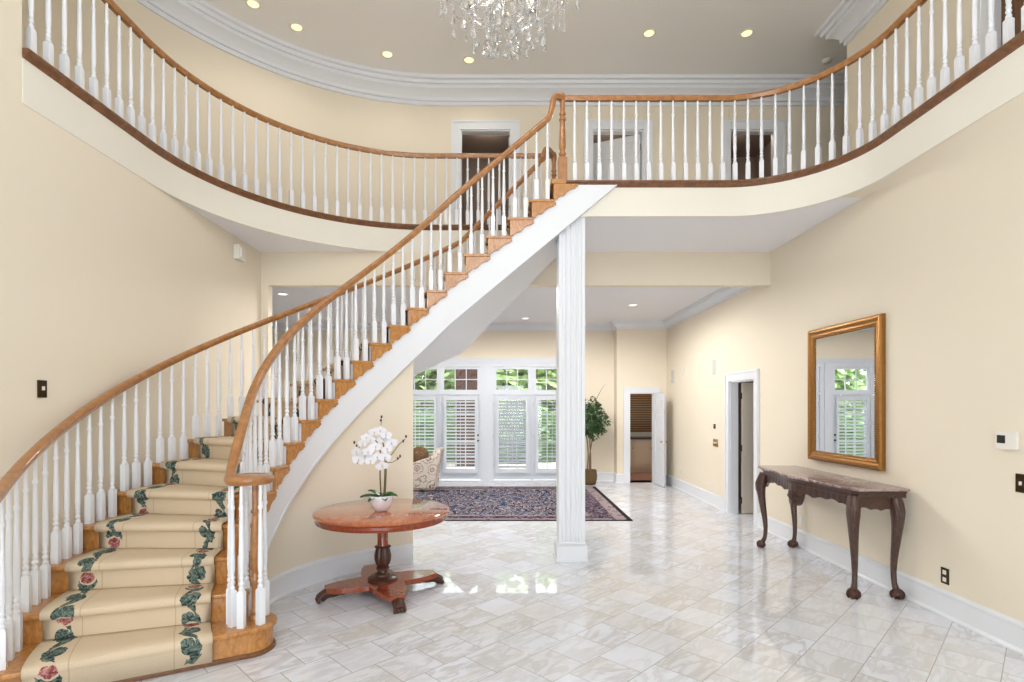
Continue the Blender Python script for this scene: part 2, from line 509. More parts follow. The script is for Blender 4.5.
# ------------------------------------------------------------------ dimensions
XL, XR = -3.215, 3.44
XW = -3.21
ZC, ZF, ZU, ZFAR = 3.66, 4.0, 6.77, 3.48
YB = 7.05
RISE = ZF/21
C = Vector((-.58, 4.30))
RIN, ROUT = 1.325, 2.63

def inner(u, R):
    if u < 16.33:
        a = radians(90+(16.33-u)*8.1)
        return Vector((C.x+R*cos(a), C.y+R*sin(a)))
    return Vector((C.x+(u-16.33)*.229, C.y+R))
def outer(u, R):
    if u < 15.3:
        a = radians(90+(15.3-u)*8.5)
        return Vector((C.x+R*cos(a), C.y+R*sin(a)))
    return Vector((C.x+(u-15.3)*.188, C.y+R))
def nose(u): return u*RISE

# well edge, counter-clockwise, the void on the left
well_R = [(3.3, -1.98), (3.3, 4.7)] + arc((2.3, 4.7), 1.0, 0, 90, 20)[1:] + [(.49, 5.7)]
well_L = [(.49, 7.08), (-.95, 7.08)] + arc((-.95, 4.82), 2.26, 90, 180, 40)[1:] + [(XW, 3.58)]
well = well_R + well_L + [(XW, -1.98)]

# ------------------------------------------------------------------ floor and slabs
def plate(poly_out, hole, z0, z1):
    bm = bmesh.new()
    loops = []
    for lp in ([poly_out] + ([hole] if hole else [])):
        vs = [bm.verts.new((x, y, z0)) for x, y in lp]
        for i in range(len(vs)): bm.edges.new((vs[i], vs[(i+1) % len(vs)]))
    bmesh.ops.triangle_fill(bm, edges=bm.edges[:], use_beauty=True)
    g = bmesh.ops.extrude_face_region(bm, geom=bm.faces[:])
    for v in g['geom']:
        if isinstance(v, bmesh.types.BMVert): v.co.z = z1
    mb = MB(); bm.verts.index_update()
    mb.add([v.co.copy() for v in bm.verts], [tuple(v.index for v in f.verts) for f in bm.faces])
    bm.free()
    return mb

struct('floor', MB().box(-7, 3.56, -2.2, 12.1, -.1, 0), M['marble'])
OUT = [(-4.85, -2.1), (7, -2.1), (7, 8.72), (-4.85, 8.72)]
def clean(p):
    q = []
    for a in p:
        if not q or (abs(a[0]-q[-1][0])+abs(a[1]-q[-1][1])) > 1e-4: q.append(a)
    return q
W0 = clean(well)
def grow(path, d):
    P = [Vector(p) for p in path]; n = len(P); out = []
    for k in range(n):
        t1 = (P[k]-P[k-1]).normalized(); t2 = (P[(k+1) % n]-P[k]).normalized()
        nrm = Vector((t1.y+t2.y, -t1.x-t2.x)).normalized()
        q = P[k]+nrm*d/max(.5, nrm.dot(Vector((t1.y, -t1.x))))
        out.append((q.x, q.y))
    return out
W1 = grow(W0, .012)
struct('ceiling_lower', plate(OUT, W1, ZC, ZC+.03), M['ceil2'], smooth=0)
struct('floor_upper', plate(OUT, W1, ZF-.04, ZF), M['floorup'], smooth=0)
struct('ceiling', MB().box(-4.9, 7, -2.1, 8.75, ZU, ZU+.1), M['ceil'])
struct('ceiling_far', MB().box(-7, 3.6, YB+.12, 12.1, ZFAR, ZFAR+.1), M['ceil2'])
# fascia of the well
fas = MB()
for p in (well_R, well_L):
    fas.sweep(z3(p, 0), [(0, ZC-.006), (0, ZF-.02), (-.03, ZF-.02), (-.03, ZC-.006)])
struct('trim_1', fas, M['cream_fascia'])
# sloped plaster infill between the right fascia and the wall below it
inf = MB(); vs = []; fs = []; rows = [-2.0, 0, 1, 2] + [2.2+.1*k for k in range(31)]
NS = 9
for y in rows:
    xt = 3.302 if y <= 4.7 else 2.3+sqrt(max(0, 1.002**2-(y-4.7)**2))
    f = min(1, max(0, (y-2.6)/2.6)); f = f*f*(3-2*f); zbq = 2.95+(ZC-2.96)*f
    for q in range(NS):
        t_ = q/(NS-1); vs.append((XR-.0015-(XR-.0015-xt)*t_**2.6, y, zbq+(ZC-zbq)*t_))
    vs.append((XR-.0015, y, ZC))
n = len(rows); m_ = NS+1
for k in range(n-1):
    for j in range(m_): fs.append((k*m_+j, (k+1)*m_+j, (k+1)*m_+(j+1) % m_, k*m_+(j+1) % m_))
fs += [tuple(range(m_)), tuple((n-1)*m_+j for j in reversed(range(m_)))]
inf.add(vs, fs)
struct('trim_13', inf, M['cream'], smooth=25)
nos = MB()
prof = [(-.16, 0), (.03, 0), (.045, -.006), (.05, -.016), (.045, -.026), (.03, -.03), (.022, -.045), (.012, -.06), (.0, -.066), (-.16, -.066)]
prof = [(a, ZF+.022+b) for a, b in prof]
for p in (well_R, [(.44, 7.08)] + well_L[1:]):
    nos.sweep(z3(p, 0), prof)
struct('trim_2', nos, M['oak_dark'])
# soffit beam
struct('trim_3', MB().box(XL, XR, YB, YB+.12, 3.23, ZC), M['cream'])

# ------------------------------------------------------------------ walls
wl = MB().box(XL-.12, XL, -2.1, 3.58, 0, ZU).box(XL-.12, XL, 3.58, YB+.12, 0, ZC).box(XL, XL+.10, YB, YB+.12, 0, 3.23)
struct('wall_left', wl, M['cream'], smooth=0)
struct('wall_left_upper', MB().box(-4.85, XL-.12, 3.46, 3.58, ZF, ZU), M['cream'])
wr = MB()
DY0, DY1, DZ = 7.48, 8.33, 2.03
wr.box(XR, XR+.12, -2.1, DY0, 0, ZC).box(XR, XR+.12, DY1, 11.72, 0, ZC).box(XR, XR+.12, DY0, DY1, DZ, ZC)
struct('wall_right', wr, M['cream'], smooth=0)
# upper curved back wall
arcp = arc((-.95, 4.85), 3.75, 90, 180, 48)
curve_path = arcp + [(-4.70, 3.58)]
struct('wall_back_curved', MB().sweep(z3(curve_path, 0), [(0, ZF), (0, ZU), (-.12, ZU), (-.12, ZF)]), M['cream'])
ub = MB(); ops = [(-.743, .064), (1.358, 2.173), (3.548, 4.28)]; x = -.95; DT = 6.05
for a, b in ops:
    ub.box(x, a, 8.6, 8.72, ZF, ZU).box(a, b, 8.6, 8.72, DT, ZU); x = b
ub.box(x, 7, 8.6, 8.72, ZF, ZU)
struct('wall_back_upper', ub, M['cream'], smooth=0)
# rooms behind the upper doors
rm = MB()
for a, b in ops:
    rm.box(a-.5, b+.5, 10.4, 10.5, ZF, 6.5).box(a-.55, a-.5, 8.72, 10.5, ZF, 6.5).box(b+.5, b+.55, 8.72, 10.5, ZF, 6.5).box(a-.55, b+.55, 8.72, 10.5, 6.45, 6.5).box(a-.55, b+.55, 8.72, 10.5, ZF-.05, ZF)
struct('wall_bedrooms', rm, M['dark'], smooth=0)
ur = MB().box(4.5, 4.62, -2.1, 4.15, ZF, ZU).box(4.5, 4.62, 4.15, 5.0, 6.05, ZU).box(4.5, 4.62, 5.0, 7.15, ZF, ZU)
struct('wall_right_upper', ur, M['cream'], smooth=0)
struct('wall_hall_end', MB().box(6.95, 7.05, -2.1, 8.72, ZF, ZU), M['cream'])
# front wall behind the camera: tall windows over a glazed entrance
wf = MB()
wf.box(-4.85, -1.7, -2.2, -2.1, 0, ZU).box(1.7, 7, -2.2, -2.1, 0, ZU).box(-1.7, 1.7, -2.2, -2.1, 6.4, ZU).box(-1.7, 1.7, -2.2, -2.1, 2.7, 3.9)
struct('wall_front', wf, M['cream'], smooth=0)
fr = MB()
for z0, z1, n in ((3.9, 6.4, 4), (0, 2.7, 4)):
    for k in range(n+1):
        xx = -1.7+3.4*k/n
        fr.box(xx-.03, xx+.03, -2.2, -2.12, z0, z1)
    for k in range(4):
        zz = z0+(z1-z0)*k/3
        fr.box(-1.7, 1.7, -2.19, -2.13, zz-.025, zz+.025)
struct('window_5', fr, M['white'])
# far room walls
OX0, OX1, OZ = -2.42, 1.47, 2.62
wb = MB().box(-7, OX0, 11.9, 12.02, 0, ZFAR+.1).box(OX1, 2.36, 11.9, 12.02, 0, ZFAR+.1).box(OX0, OX1, 11.9, 12.02, OZ, ZFAR+.1)
struct('wall_back', wb, M['cream'], smooth=0)
PX0, PX1, PZ = 2.63, 3.158, 1.94
wp = MB().box(2.36, PX0, 11.6, 11.72, 0, ZFAR+.1).box(PX1, XR, 11.6, 11.72, 0, ZFAR+.1).box(PX0, PX1, 11.6, 11.72, PZ, ZFAR+.1).box(2.36, 2.48, 11.72, 12.02, 0, ZFAR+.1)
struct('wall_back_right', wp, M['cream'], smooth=0)
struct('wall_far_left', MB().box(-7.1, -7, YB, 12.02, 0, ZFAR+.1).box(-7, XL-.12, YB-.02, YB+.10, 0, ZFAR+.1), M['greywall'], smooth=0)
# curved wall below the stair
us = [1.5+i*(14.3-1.5)/60 for i in range(61)]
def zlow(u): return nose(u)-.585
cw = MB(); b0 = 0; rows = []
for u in us:
    zt = max(.02, zlow(u)+.001)
    if zt <= .03: continue
    rows.append((u, zt))
n = len(rows); vs = []; fs = []
for u, zt in rows:
    p = inner(u, 1.43); q = inner(u, 1.53)
    vs += [(p.x,p.y,0), (p.x,p.y,zt), (q.x,q.y,zt), (q.x,q.y,0)]
for k in range(n-1):
    for j in range(4):
        j2 = (j+1) % 4
        fs.append((k*4+j, (k+1)*4+j, (k+1)*4+j2, k*4+j2))
fs += [(0,1,2,3), tuple((n-1)*4+j for j in (3,2,1,0))]
cw.add(vs, fs)
struct('wall_stair', cw, M['cream'])
ue = 14.3
p, q = inner(ue, 1.44), outer(13.3, 2.6); zt = zlow(ue)+.03
d = (q-p).normalized(); nn = Vector((-d.y, d.x))*.09
zq = zlow(13.3)+.03
struct('wall_stair_end', MB().hexa([(p.x,p.y,0),(q.x,q.y,0),(q.x+nn.x,q.y+nn.y,0),(p.x+nn.x,p.y+nn.y,0),(p.x,p.y,zt),(q.x,q.y,zq),(q.x+nn.x,q.y+nn.y,zq-.06),(p.x+nn.x,p.y+nn.y,zt-.06)]), M['cream'], smooth=0)

# ------------------------------------------------------------------ trims
crown_prof = [(0,-.34),(.025,-.34),(.025,-.285),(.06,-.285),(.06,-.235),(.085,-.205),(.13,-.165),(.175,-.15),(.175,-.10),(.215,-.10),(.225,-.055),(.27,-.05),(.27,0),(0,0)]
cr = MB()
cr.sweep([(7,8.6,ZU)] + z3(curve_path, ZU), crown_prof)
cr.sweep([(4.5,-2.1,ZU),(4.5,7.15,ZU),(7,7.15,ZU)], crown_prof)
struct('trim_4', cr, M['white'], smooth=25)
cs = [(a*.5, b*.45) for a, b in crown_prof]
cs = [(0,-.16),(.02,-.16),(.02,-.125),(.06,-.08),(.10,-.06),(.10,-.025),(.13,-.025),(.13,0),(0,0)]
cr = MB(); cr.sweep([(XR,YB+.12,ZFAR),(XR,11.6,ZFAR),(2.36,11.6,ZFAR),(2.36,11.9,ZFAR),(-7,11.9,ZFAR)], cs)
struct('trim_5', cr, M['white'], smooth=25)
bb = [(0,0),(.034,0),(.034,.012),(.02,.03),(.02,.165),(.026,.172),(.026,.186),(.012,.20),(0,.205)]
def baseboard(name, path):
    m = MB()
    for pp in path: m.sweep(z3(pp, 0), bb)
    struct(name, m, M['white'], smooth=25)
baseboard('baseboard_right', [[(XR,-2.1),(XR,DY0-.13)], [(XR,DY1+.13),(XR,11.6),(PX1+.12,11.6)], [(PX0-.12,11.6),(2.36,11.6),(2.36,11.9),(OX1+.1,11.9)]])
baseboard('baseboard_left', [[(XL+.10,YB+.12),(XL+.10,YB),(XL,YB),(XL,-2.1)]])
bs = [inner(u, 1.43) for u in [14.3-i*.25 for i in range(52)]]
baseboard('baseboard_stair', [[(v.x, v.y) for v in bs]])
def casing(name, axis, a, b, z1, face, sgn, w=.12, t=.025, z0=0, depth=.12, mat=None, left=True, right=True):
    """flat moulded casing round an opening; axis 'x' = wall faces -y"""
    m = MB()
    segs = []
    if left: segs.append((a-w, a, z0, z1+w))
    if right: segs.append((b, b+w, z0, z1+w))
    segs.append((a, b, z1, z1+w))
    lining = [(a-.001, a+.018, z0, z1), (b-.018, b+.001, z0, z1), (a, b, z1-.018, z1+.001)]
    rim = [(a-w-.012, a-w+.02, z0, z1+w+.012), (b+w-.02, b+w+.012, z0, z1+w+.012), (a-w, b+w, z1+w-.02, z1+w+.012)]
    for s0, s1, q0, q1 in segs:
        if axis == 'x': m.box(s0, s1, face-t, face, q0, q1)
        else: m.box(face-t, face, s0, s1, q0, q1)
    for s0, s1, q0, q1 in rim:
        if axis == 'x': m.box(s0, s1, face-t-.012, face, q0, q1)
        else: m.box(face-t-.012, face, s0, s1, q0, q1)
    for s0, s1, q0, q1 in lining:
        if axis == 'x': m.box(s0, s1, face, face+depth, q0, q1)
        else: m.box(face, face+depth, s0, s1, q0, q1)
    struct(name, m, mat or M['white'], smooth=0)
casing('trim_6', 'y', DY0, DY1, DZ, XR, -1)
casing('trim_7', 'x', PX0, PX1, PZ, 11.6, -1)
for k, (a, b) in enumerate(ops):
    casing('trim_%d' % (8+k), 'x', a, b, DT, 8.6, -1, w=.13, z0=ZF)
casing('trim_11', 'y', 4.15, 5.0, 6.05, 4.5, -1, z0=ZF)

# panel door leaf: local x along width, y thickness, z height
def door_leaf(name, hinge, ang, w, h, mat, z0=0.01, panels=((.1,.3,0),(.36,.78,0),(.83,.95,0)), cols=2, knob=True, kmat='brass', mirror=1):
    mt = Matrix.Rotation(ang, 3, 'Z')
    root = thing(name, (hinge[0], hinge[1], z0), None, None)
    root['kind'] = 'structure'
    H = Vector((hinge[0], hinge[1], z0)); t = .02
    def bx(mb, x0, x1, y0, y1, q0, q1):
        mb.obox(H+mt @ Vector(((x0+x1)/2, (y0+y1)/2, (q0+q1)/2)), ((x1-x0)/2, (y1-y0)/2, (q1-q0)/2), mt)
    m = MB(); bx(m, 0, w, -.012, .012, 0, h)
    st = .105
    xs = [st + k*(w-st)/cols for k in range(cols)]
    pw = (w-st)/cols-st
    bx(m, 0, st, -t, t, 0, h)
    for xx in xs: bx(m, xx+pw, xx+pw+st, -t, t, 0, h)
    prevz = 0
    for (f0, f1, _) in panels:
        for xx in xs: bx(m, xx, xx+pw, -t, t, prevz, f0*h)
        prevz = f1*h
    for xx in xs: bx(m, xx, xx+pw, -t, t, prevz, h)
    m.build('leaf', mat, root, smooth=0)
    pm = MB()
    for (f0, f1, _) in panels:
        for xx in xs: bx(pm, xx+.03, xx+pw-.03, -.017, .017, f0*h+.03, f1*h-.03)
    pm.build('panel', mat, root, smooth=0, bevel=.006)
    if knob:
        for sg in (-1, 1):
            c = H+mt @ Vector((w-.06, sg*.05, .92))
            km = MB().ball(c, .024).tube([H+mt @ Vector((w-.06, sg*.015, .92)), c], .01)
            km.build('knob', M[kmat], root)
    for zz in (.2, h*.5, h-.2):
        hm = MB(); hm.tube([H+Vector((0,0,zz-.05)), H+Vector((0,0,zz+.05))], .012)
        hm.build('hinge', M['dkbrass'], root)
    return root
door_leaf('door_1', (XR+.16, DY1-.05), radians(4), .78, 2.0, M['doorshade'], kmat='dkbrass')
door_leaf('door_2', (PX1+.0, 11.56), radians(-84), .56, 1.92, M['white'], cols=1)
door_leaf('door_3', (.045, 8.78), radians(78), .74, 2.02, M['door'], z0=ZF+.01)
door_leaf('door_4', (2.15, 8.70), radians(180-24), .77, 2.02, M['door'], z0=ZF+.01)
door_leaf('door_5', (3.56, 8.78), radians(80), .7, 2.02, M['browndoor'], z0=ZF+.01)
door_leaf('door_6', (4.58, 4.16), radians(90), .83, 2.03, M['browndoor'], z0=ZF+.005)

# ------------------------------------------------------------------ french doors with transoms and shutters
FY = 11.9
fm = MB()
# frame posts, head, transom bar
for a, b in ((OX0, -2.36), (-1.485, -1.455), (-.59, -.30), (.53, .57), (1.41, OX1)):
    fm.box(a, b, FY-.02, FY+.10, 0, OZ)
fm.box(OX0, OX1, FY-.02, FY+.10, 2.53, OZ); fm.box(OX0, OX1, FY-.02, FY+.10, 1.91, 1.965)
fm.box(OX0-.02, OX1+.02, FY-.05, FY, 0, .03)
fm.box(OX0-.10, OX0, FY-.03, FY, 0, OZ+.1).box(OX1, OX1+.10, FY-.03, FY, 0, OZ+.1).box(OX0, OX1, FY-.03, FY, OZ, OZ+.1)
fm.box(-.50, -.39, FY-.045, FY, 0, OZ)
struct('trim_12', fm, M['doorwhite'], smooth=0)
leaves = [(-2.36, -1.485, 18), (-1.455, -.59, 24), (-.30, .53, 42), (.57, 1.41, 4)]
for k, (a, b, tilt) in enumerate(leaves):
    root = thing('door_%d' % (7+k), ((a+b)/2, FY+.04, 0), None, None); root['kind'] = 'structure'
    m = MB(); z0, z1 = .04, 1.905; s = .115
    m.box(a, a+s, FY+.02, FY+.06, z0, z1).box(b-s, b, FY+.02, FY+.06, z0, z1).box(a+s, b-s, FY+.02, FY+.06, z0, .24).box(a+s, b-s, FY+.02, FY+.06, 1.80, z1)
    m.build('frame', M['doorwhite'], root, smooth=0)
    g0, g1 = a+s, b-s
    mm = MB()
    for c in (1, 2):
        xx = g0+(g1-g0)*c/3; mm.box(xx-.011, xx+.011, FY+.03, FY+.05, .24, 1.8)
    for r_ in range(1, 5):
        zz = .24+1.56*r_/5; mm.box(g0, g1, FY+.03, FY+.05, zz-.011, zz+.011)
    mm.build('glazing_bar', M['doorwhite'], root, smooth=0)
    MB().box(g0, g1, FY+.038, FY+.042, .24, 1.8).build('pane', M['glass'], root, smooth=0)
    # shutter mounted on the leaf
    sh = MB(); s0, s1 = a+s-.052, b-s+.052
    sh.box(s0, s0+.055, FY-.058, FY+.004, .19, 1.86).box(s1-.055, s1, FY-.058, FY+.004, .19, 1.86).box(s0, s1, FY-.058, FY+.004, .19, .29).box(s0, s1, FY-.058, FY+.004, 1.79, 1.86)
    shf = sh.build('shutter_frame', M['doorwhite'], root, smooth=0)
    sl = MB(); nsl = 21
    R3 = Matrix.Rotation(radians(-tilt), 3, 'X')
    for q in range(nsl):
        zz = .325+(1.755-.325)*q/(nsl-1)
        sl.obox(((s0+s1)/2, FY-.03, zz), ((s1-s0)/2-.055, .031, .005), R3)
    sl.box((s0+s1)/2-.006, (s0+s1)/2+.006, FY-.072, FY-.064, .33, 1.75)
    sl.build('louver', M['doorwhite'], shf, smooth=0)
    if k == 1:
        for zz in (1.02, .90):
            MB().ball((b-.05, FY-.015, zz), .024).build('door_knob', M['dkbrass'], root)
    for zz in (.35, 1.0, 1.7):
        hx = a+.005 if k in (0, 1) else a+.005
        MB().box(hx-.012, hx+.012, FY-.012, FY+.01, zz-.05, zz+.05).build('hinge', M['grille'], root, smooth=0)
    w = thing('window_%d' % (1+k), ((a+b)/2, FY+.04, 1.965), None, None); w['kind'] = 'structure'
    m = MB(); t0, t1 = 1.965, 2.53; q = .065
    m.box(a, a+q, FY+.01, FY+.06, t0, t1).box(b-q, b, FY+.01, FY+.06, t0, t1).box(a+q, b-q, FY+.01, FY+.06, t0, t0+.055).box(a+q, b-q, FY+.01, FY+.06, t1-.055, t1)
    for c in (1, 2):
        xx = a+q+(b-a-2*q)*c/3; m.box(xx-.011, xx+.011, FY+.025, FY+.05, t0, t1)
    m.box(a+q, b-q, FY+.025, FY+.05, (t0+t1)/2-.011, (t0+t1)/2+.011)
    m.build('window_frame', M['doorwhite'], w, smooth=0)
    MB().box(a+q, b-q, FY+.036, FY+.040, t0+.05, t1-.05).build('pane', M['glass'], w, smooth=0)

# ------------------------------------------------------------------ column
co = thing('column', (.685, 5.87, 0), 'white square fluted column holding up the stair landing', 'column')
hw = .139; cy = 5.87; cx = .690
sec = []
def side(n_fl):
    pts = []; L0 = hw*2; m0 = .028; fw = (L0-2*m0)/n_fl
    for k in range(n_fl):
        c0 = m0+k*fw
        pts += [(c0+.008, 0), (c0+.016, .016), (c0+fw-.016, .016), (c0+fw-.008, 0)]
    return pts
poly = []
for k in range(4):
    R2 = Matrix.Rotation(radians(90*k), 2)
    poly.append(R2 @ Vector((-hw, -hw)))
    for (s_, d_) in side(4):
        poly.append(R2 @ Vector((-hw+s_, -hw+d_)))
MB().prism([(cx+p.x, cy+p.y) for p in poly], .2, ZC).build('shaft', M['white'], co, smooth=0)
b = MB()
for w_, z0, z1 in ((.162, .02, .165), (.175, 0, .022), (.156, .165, .178), (.150, .178, .205)):
    b.box(cx-w_, cx+w_, cy-w_, cy+w_, z0, z1)
b.build('plinth', M['white'], co, smooth=0, bevel=.004)

# ------------------------------------------------------------------ staircase
st = thing('staircase', (-1.7, 4.3, 0), 'curved oak staircase with white stringer sweeping up to the right', 'staircase')
V = inner(1.7, 1.33)
e = (inner(.87, 1.33)-outer(.87, ROUT)).normalized()
nf = Vector((e.y, -e.x))
def bull(rr, uf, ub, Rb):
    a0 = math.atan2(nf.y, nf.x); pts = [outer(uf, ROUT)]
    pts += [V + rr*Vector((cos(a0+pi*k/18), sin(a0+pi*k/18))) for k in range(19)]
    pts += [inner(ub, Rb), outer(ub, ROUT), outer((uf+ub)/2, ROUT)]
    return [(p.x, p.y) for p in pts]
for i in range(1, 21):
    zt = i*RISE
    m = MB()
    if i == 1:
        m.prism(bull(.175, .87, 2.05, 1.36), zt-.032, zt)
    else:
        n = 5; u0, u1 = i-.14, i+1.06
        A = [inner(u0+(u1-u0)*k/n, RIN) for k in range(n+1)]
        B = [outer(u0+(u1-u0-.05)*k/n, ROUT) for k in range(n+1)]
        m.prism([(p.x,p.y) for p in A] + [(p.x,p.y) for p in reversed(B)], zt-.03, zt)
    m.build('tread', M['oak'], st, bevel=.010, bseg=2)
for i in range(1, 22):
    m = MB(); z0, z1 = (i-1)*RISE, i*RISE-.03
    if i == 1:
        m.prism(bull(.150, 1.0, 1.95, 1.37), 0, z1)
        sh = MB().prism(bull(.166, .93, 1.2, 1.37), 0, .03)
        sh.build('base_moulding', M['oak_dark'], st, bevel=.008)
    else:
        p0, q0 = inner(i, 1.365), outer(i, ROUT-.01); p1, q1 = inner(i+.12, 1.365), outer(i+.06, ROUT-.01)
        m.hexa([(p0.x,p0.y,z0),(q0.x,q0.y,z0),(q1.x,q1.y,z0),(p1.x,p1.y,z0),(p0.x,p0.y,z1),(q0.x,q0.y,z1),(q1.x,q1.y,z1),(p1.x,p1.y,z1)])
    m.build('riser', M['oak'], st, smooth=0)
# landing edge
m = MB(); p0, q0 = inner(20.86, RIN), outer(20.8, ROUT)
m.box(p0.x, .62, p0.y, 7.06, ZF-.032, ZF+.022)
m.build('landing_nosing', M['oak'], st, bevel=.012)
def band(fn, Ra, Rb, u0, u1, ztop, zbot, step=.25):
    us = []
    u = u0
    while u < u1-1e-6:
        us.append((u, 1)); u += step
        if abs(u-round(u)) < 1e-6 and u < u1: us.append((u, -1))
    us.append((u1, -1))
    vs = []; fs = []
    for u, s_ in us:
        zt, zb = ztop(u+1e-4*s_), zbot(u)
        zt = max(zt, zb+.001)
        a, b = fn(u, Ra), fn(u, Rb)
        vs += [(a.x,a.y,zb),(a.x,a.y,zt),(b.x,b.y,zt),(b.x,b.y,zb)]
    n = len(us)
    for k in range(n-1):
        for j in range(4):
            j2 = (j+1) % 4
            fs.append((k*4+j, (k+1)*4+j, (k+1)*4+j2, k*4+j2))
    fs += [(0,1,2,3), tuple((n-1)*4+j for j in (3,2,1,0))]
    mb = MB(); mb.add(vs, fs)
    return mb
ztop = lambda u: min(math.floor(u), 21)*RISE-.031
zb = lambda u: max(0.0, zlow(u))
uend = 21+(.585-.03)/RISE
band(inner, 1.36, 1.41, 2.0, uend, ztop, zb).build('inner_stringer', M['white'], st, smooth=30)
# raised lower bead on the stringer
pts = []
for k in range(90):
    u = 3.2+(uend-.3-3.2)*k/89; p = inner(u, 1.36); pts.append((p.x, p.y, zb(u)))
MB().sweep(pts, [(0,0),(0,.02),(-.012,.02),(-.012,0)] if False else [(-.004,0),(-.004,.035),(.010,.028),(.010,.0)]).build('stringer_bead', M['white'], st)
band(outer, 2.63, 2.59, 1.0, 21, ztop, zb).build('outer_stringer', M['white'], st, smooth=30)
# soffit
m = MB(); vs = []; fs = []; n = 70
for k in range(n+1):
    u = 4.0+(22.0-4.0)*k/n; a = inner(u, 1.39); b_ = outer(min(u, 22), 2.63); z = max(.02, zlow(u)+.004); zq = max(.02, zlow(u)+.004)
    vs += [(a.x,a.y,z),(b_.x,b_.y,zq),(b_.x,b_.y,zq+.03),(a.x,a.y,z+.03)]
for k in range(n):
    for j in range(4):
        j2 = (j+1) % 4; fs.append((k*4+j, k*4+j2, (k+1)*4+j2, (k+1)*4+j))
m.add(vs, fs); m.build('soffit', M['white'], st)
# tread-end brackets
shape = [(0,-.03),(1.10,-.03),(1.10,-.052),(1.02,-.056),(.98,-.072),(.86,-.078),(.74,-.088),(.62,-.108),(.52,-.136),(.44,-.150),(.30,-.154),(.22,-.166),(.16,-.186),(0,-.19)]
for i in range(2, 22):
    m = MB(); vs = []; n = len(shape)
    sh_ = shape if i < 21 else [(max(a, -.05) if a < .5 else a, b) for a, b in shape]
    for R in (1.335, 1.362):
        for s_, dz in sh_:
            p = inner(i+s_, R); vs.append((p.x, p.y, i*RISE+dz))
    m.add(vs, [tuple(range(n)), tuple(reversed(range(n, 2*n)))] + [(k, (k+1) % n, n+(k+1) % n, n+k) for k in range(n)])
    m.build('bracket', M['oak'], st, smooth=0)

# ------------------------------------------------------------------ carpet runner
def build_runner():
    m = MB(); uvs = []
    path = [(.90, .035)]
    for i in range(1, 22):
        z = i*RISE
        if i == 1: path += [(.90, z-.05)]
        else: path += [(i-.03, (i-1)*RISE+.012), (i-.03, z-.045)]
        path += [(i-.15, z-.034), (i-.175, z-.018), (i-.165, z+.001), (i-.11, z+.011)]
        if i < 21:
            for k in (1, 2, 3): path.append((i-.11+(.98)*k/3*.93, z+.011))
            path.append((i+1-.05, z+.011))
    path = [q for q in path if q[0] <= 20.95]
    NA = 12; prevm = None; v = 0
    for u, z in path:
        a, b = outer(u, 2.475), inner(u, 1.56)
        a = a + (b-a)*0; mid = (a+b)/2; mid = Vector((mid.x, mid.y, z))
        if prevm is not None: v += (mid-prevm).length
        prevm = mid
        d = (b-a).normalized(); wd = (b-a).length
        for k in range(NA+1):
            p = a+(b-a)*k/NA
            m.v.append(Vector((p.x, p.y, z))); uvs.append((.92*k/NA, v))
    n = len(path)
    for i in range(n-1):
        for k in range(NA):
            q = i*(NA+1)+k
            m.f.append((q, q+1, q+NA+2, q+NA+1))
    m.uv = uvs
    o = m.build('stair_runner', M['runner'], None, smooth=50)
    md = o.modifiers.new('thick', 'SOLIDIFY'); md.thickness = .009; md.offset = 1
    tag(o, 'beige carpet runner with green vine and red rose borders on the curved stairs', 'carpet runner')
build_runner()

# ------------------------------------------------------------------ balusters and rails
def baluster_mesh(h, block=.21, top=.0):
    """square foot, turned shaft; origin at the bottom centre"""
    m = MB(); q = .0215
    m.add([(-q,-q,0),(q,-q,0),(q,q,0),(-q,q,0),(-q,-q,block),(q,-q,block),(q,q,block),(-q,q,block),(-.013,-.013,block+.014),(.013,-.013,block+.014),(.013,.013,block+.014),(-.013,.013,block+.014)],
          [(0,3,2,1),(0,1,5,4),(1,2,6,5),(2,3,7,6),(3,0,4,7),(4,5,9,8),(5,6,10,9),(6,7,11,10),(7,4,8,11),(8,9,10,11)])
    b = block+.010
    fx = [(.013,0),(.0175,.008),(.019,.016),(.0165,.024),(.012,.030),(.0125,.036),(.0175,.042),(.0185,.050),(.0165,.058),(.012,.064),(.0125,.070),(.0165,.076),(.017,.084),(.0145,.092),(.0125,.098),(.0155,.112),(.0175,.14)]
    prof = [(r, b+z) for r, z in fx]
    z0 = b+.14; zt = h
    sh = [(.0178,.06),(.0165,.25),(.0140,.50),(.0118,.66),(.0112,.70),(.0165,.712),(.0175,.73),(.0165,.745),(.0112,.758),(.0125,.80),(.0120,.86),(.0105,.95),(.0095,1.0)]
    prof += [(r, z0+(zt-z0)*t) for r, t in sh]
    m.lathe(prof, (0,0,0), 10)
    return m
_bcache = {}
def put_baluster(parent, x, y, z, h, ang, block=.21):
    key = (round(h, 2), block)
    if key not in _bcache:
        o = baluster_mesh(h, block).build('baluster', M['baluster'], None, smooth=50)
        _bcache[key] = o
        COL.objects.unlink(o)
    o = _bcache[key].copy()
    o.name = 'baluster'
    COL.objects.link(o); o.parent = parent
    o.location = Vector((x, y, z))-wloc(parent); o.rotation_euler = (0, 0, ang)
    return o
rail_prof = [(-.020,-.028),(.020,-.028),(.024,-.016),(.031,-.008),(.034,.004),(.031,.016),(.022,.026),(.010,.030),(-.010,.030),(-.022,.026),(-.031,.016),(-.034,.004),(-.031,-.008),(-.024,-.016)]
RB, RO = 1.385, 2.575
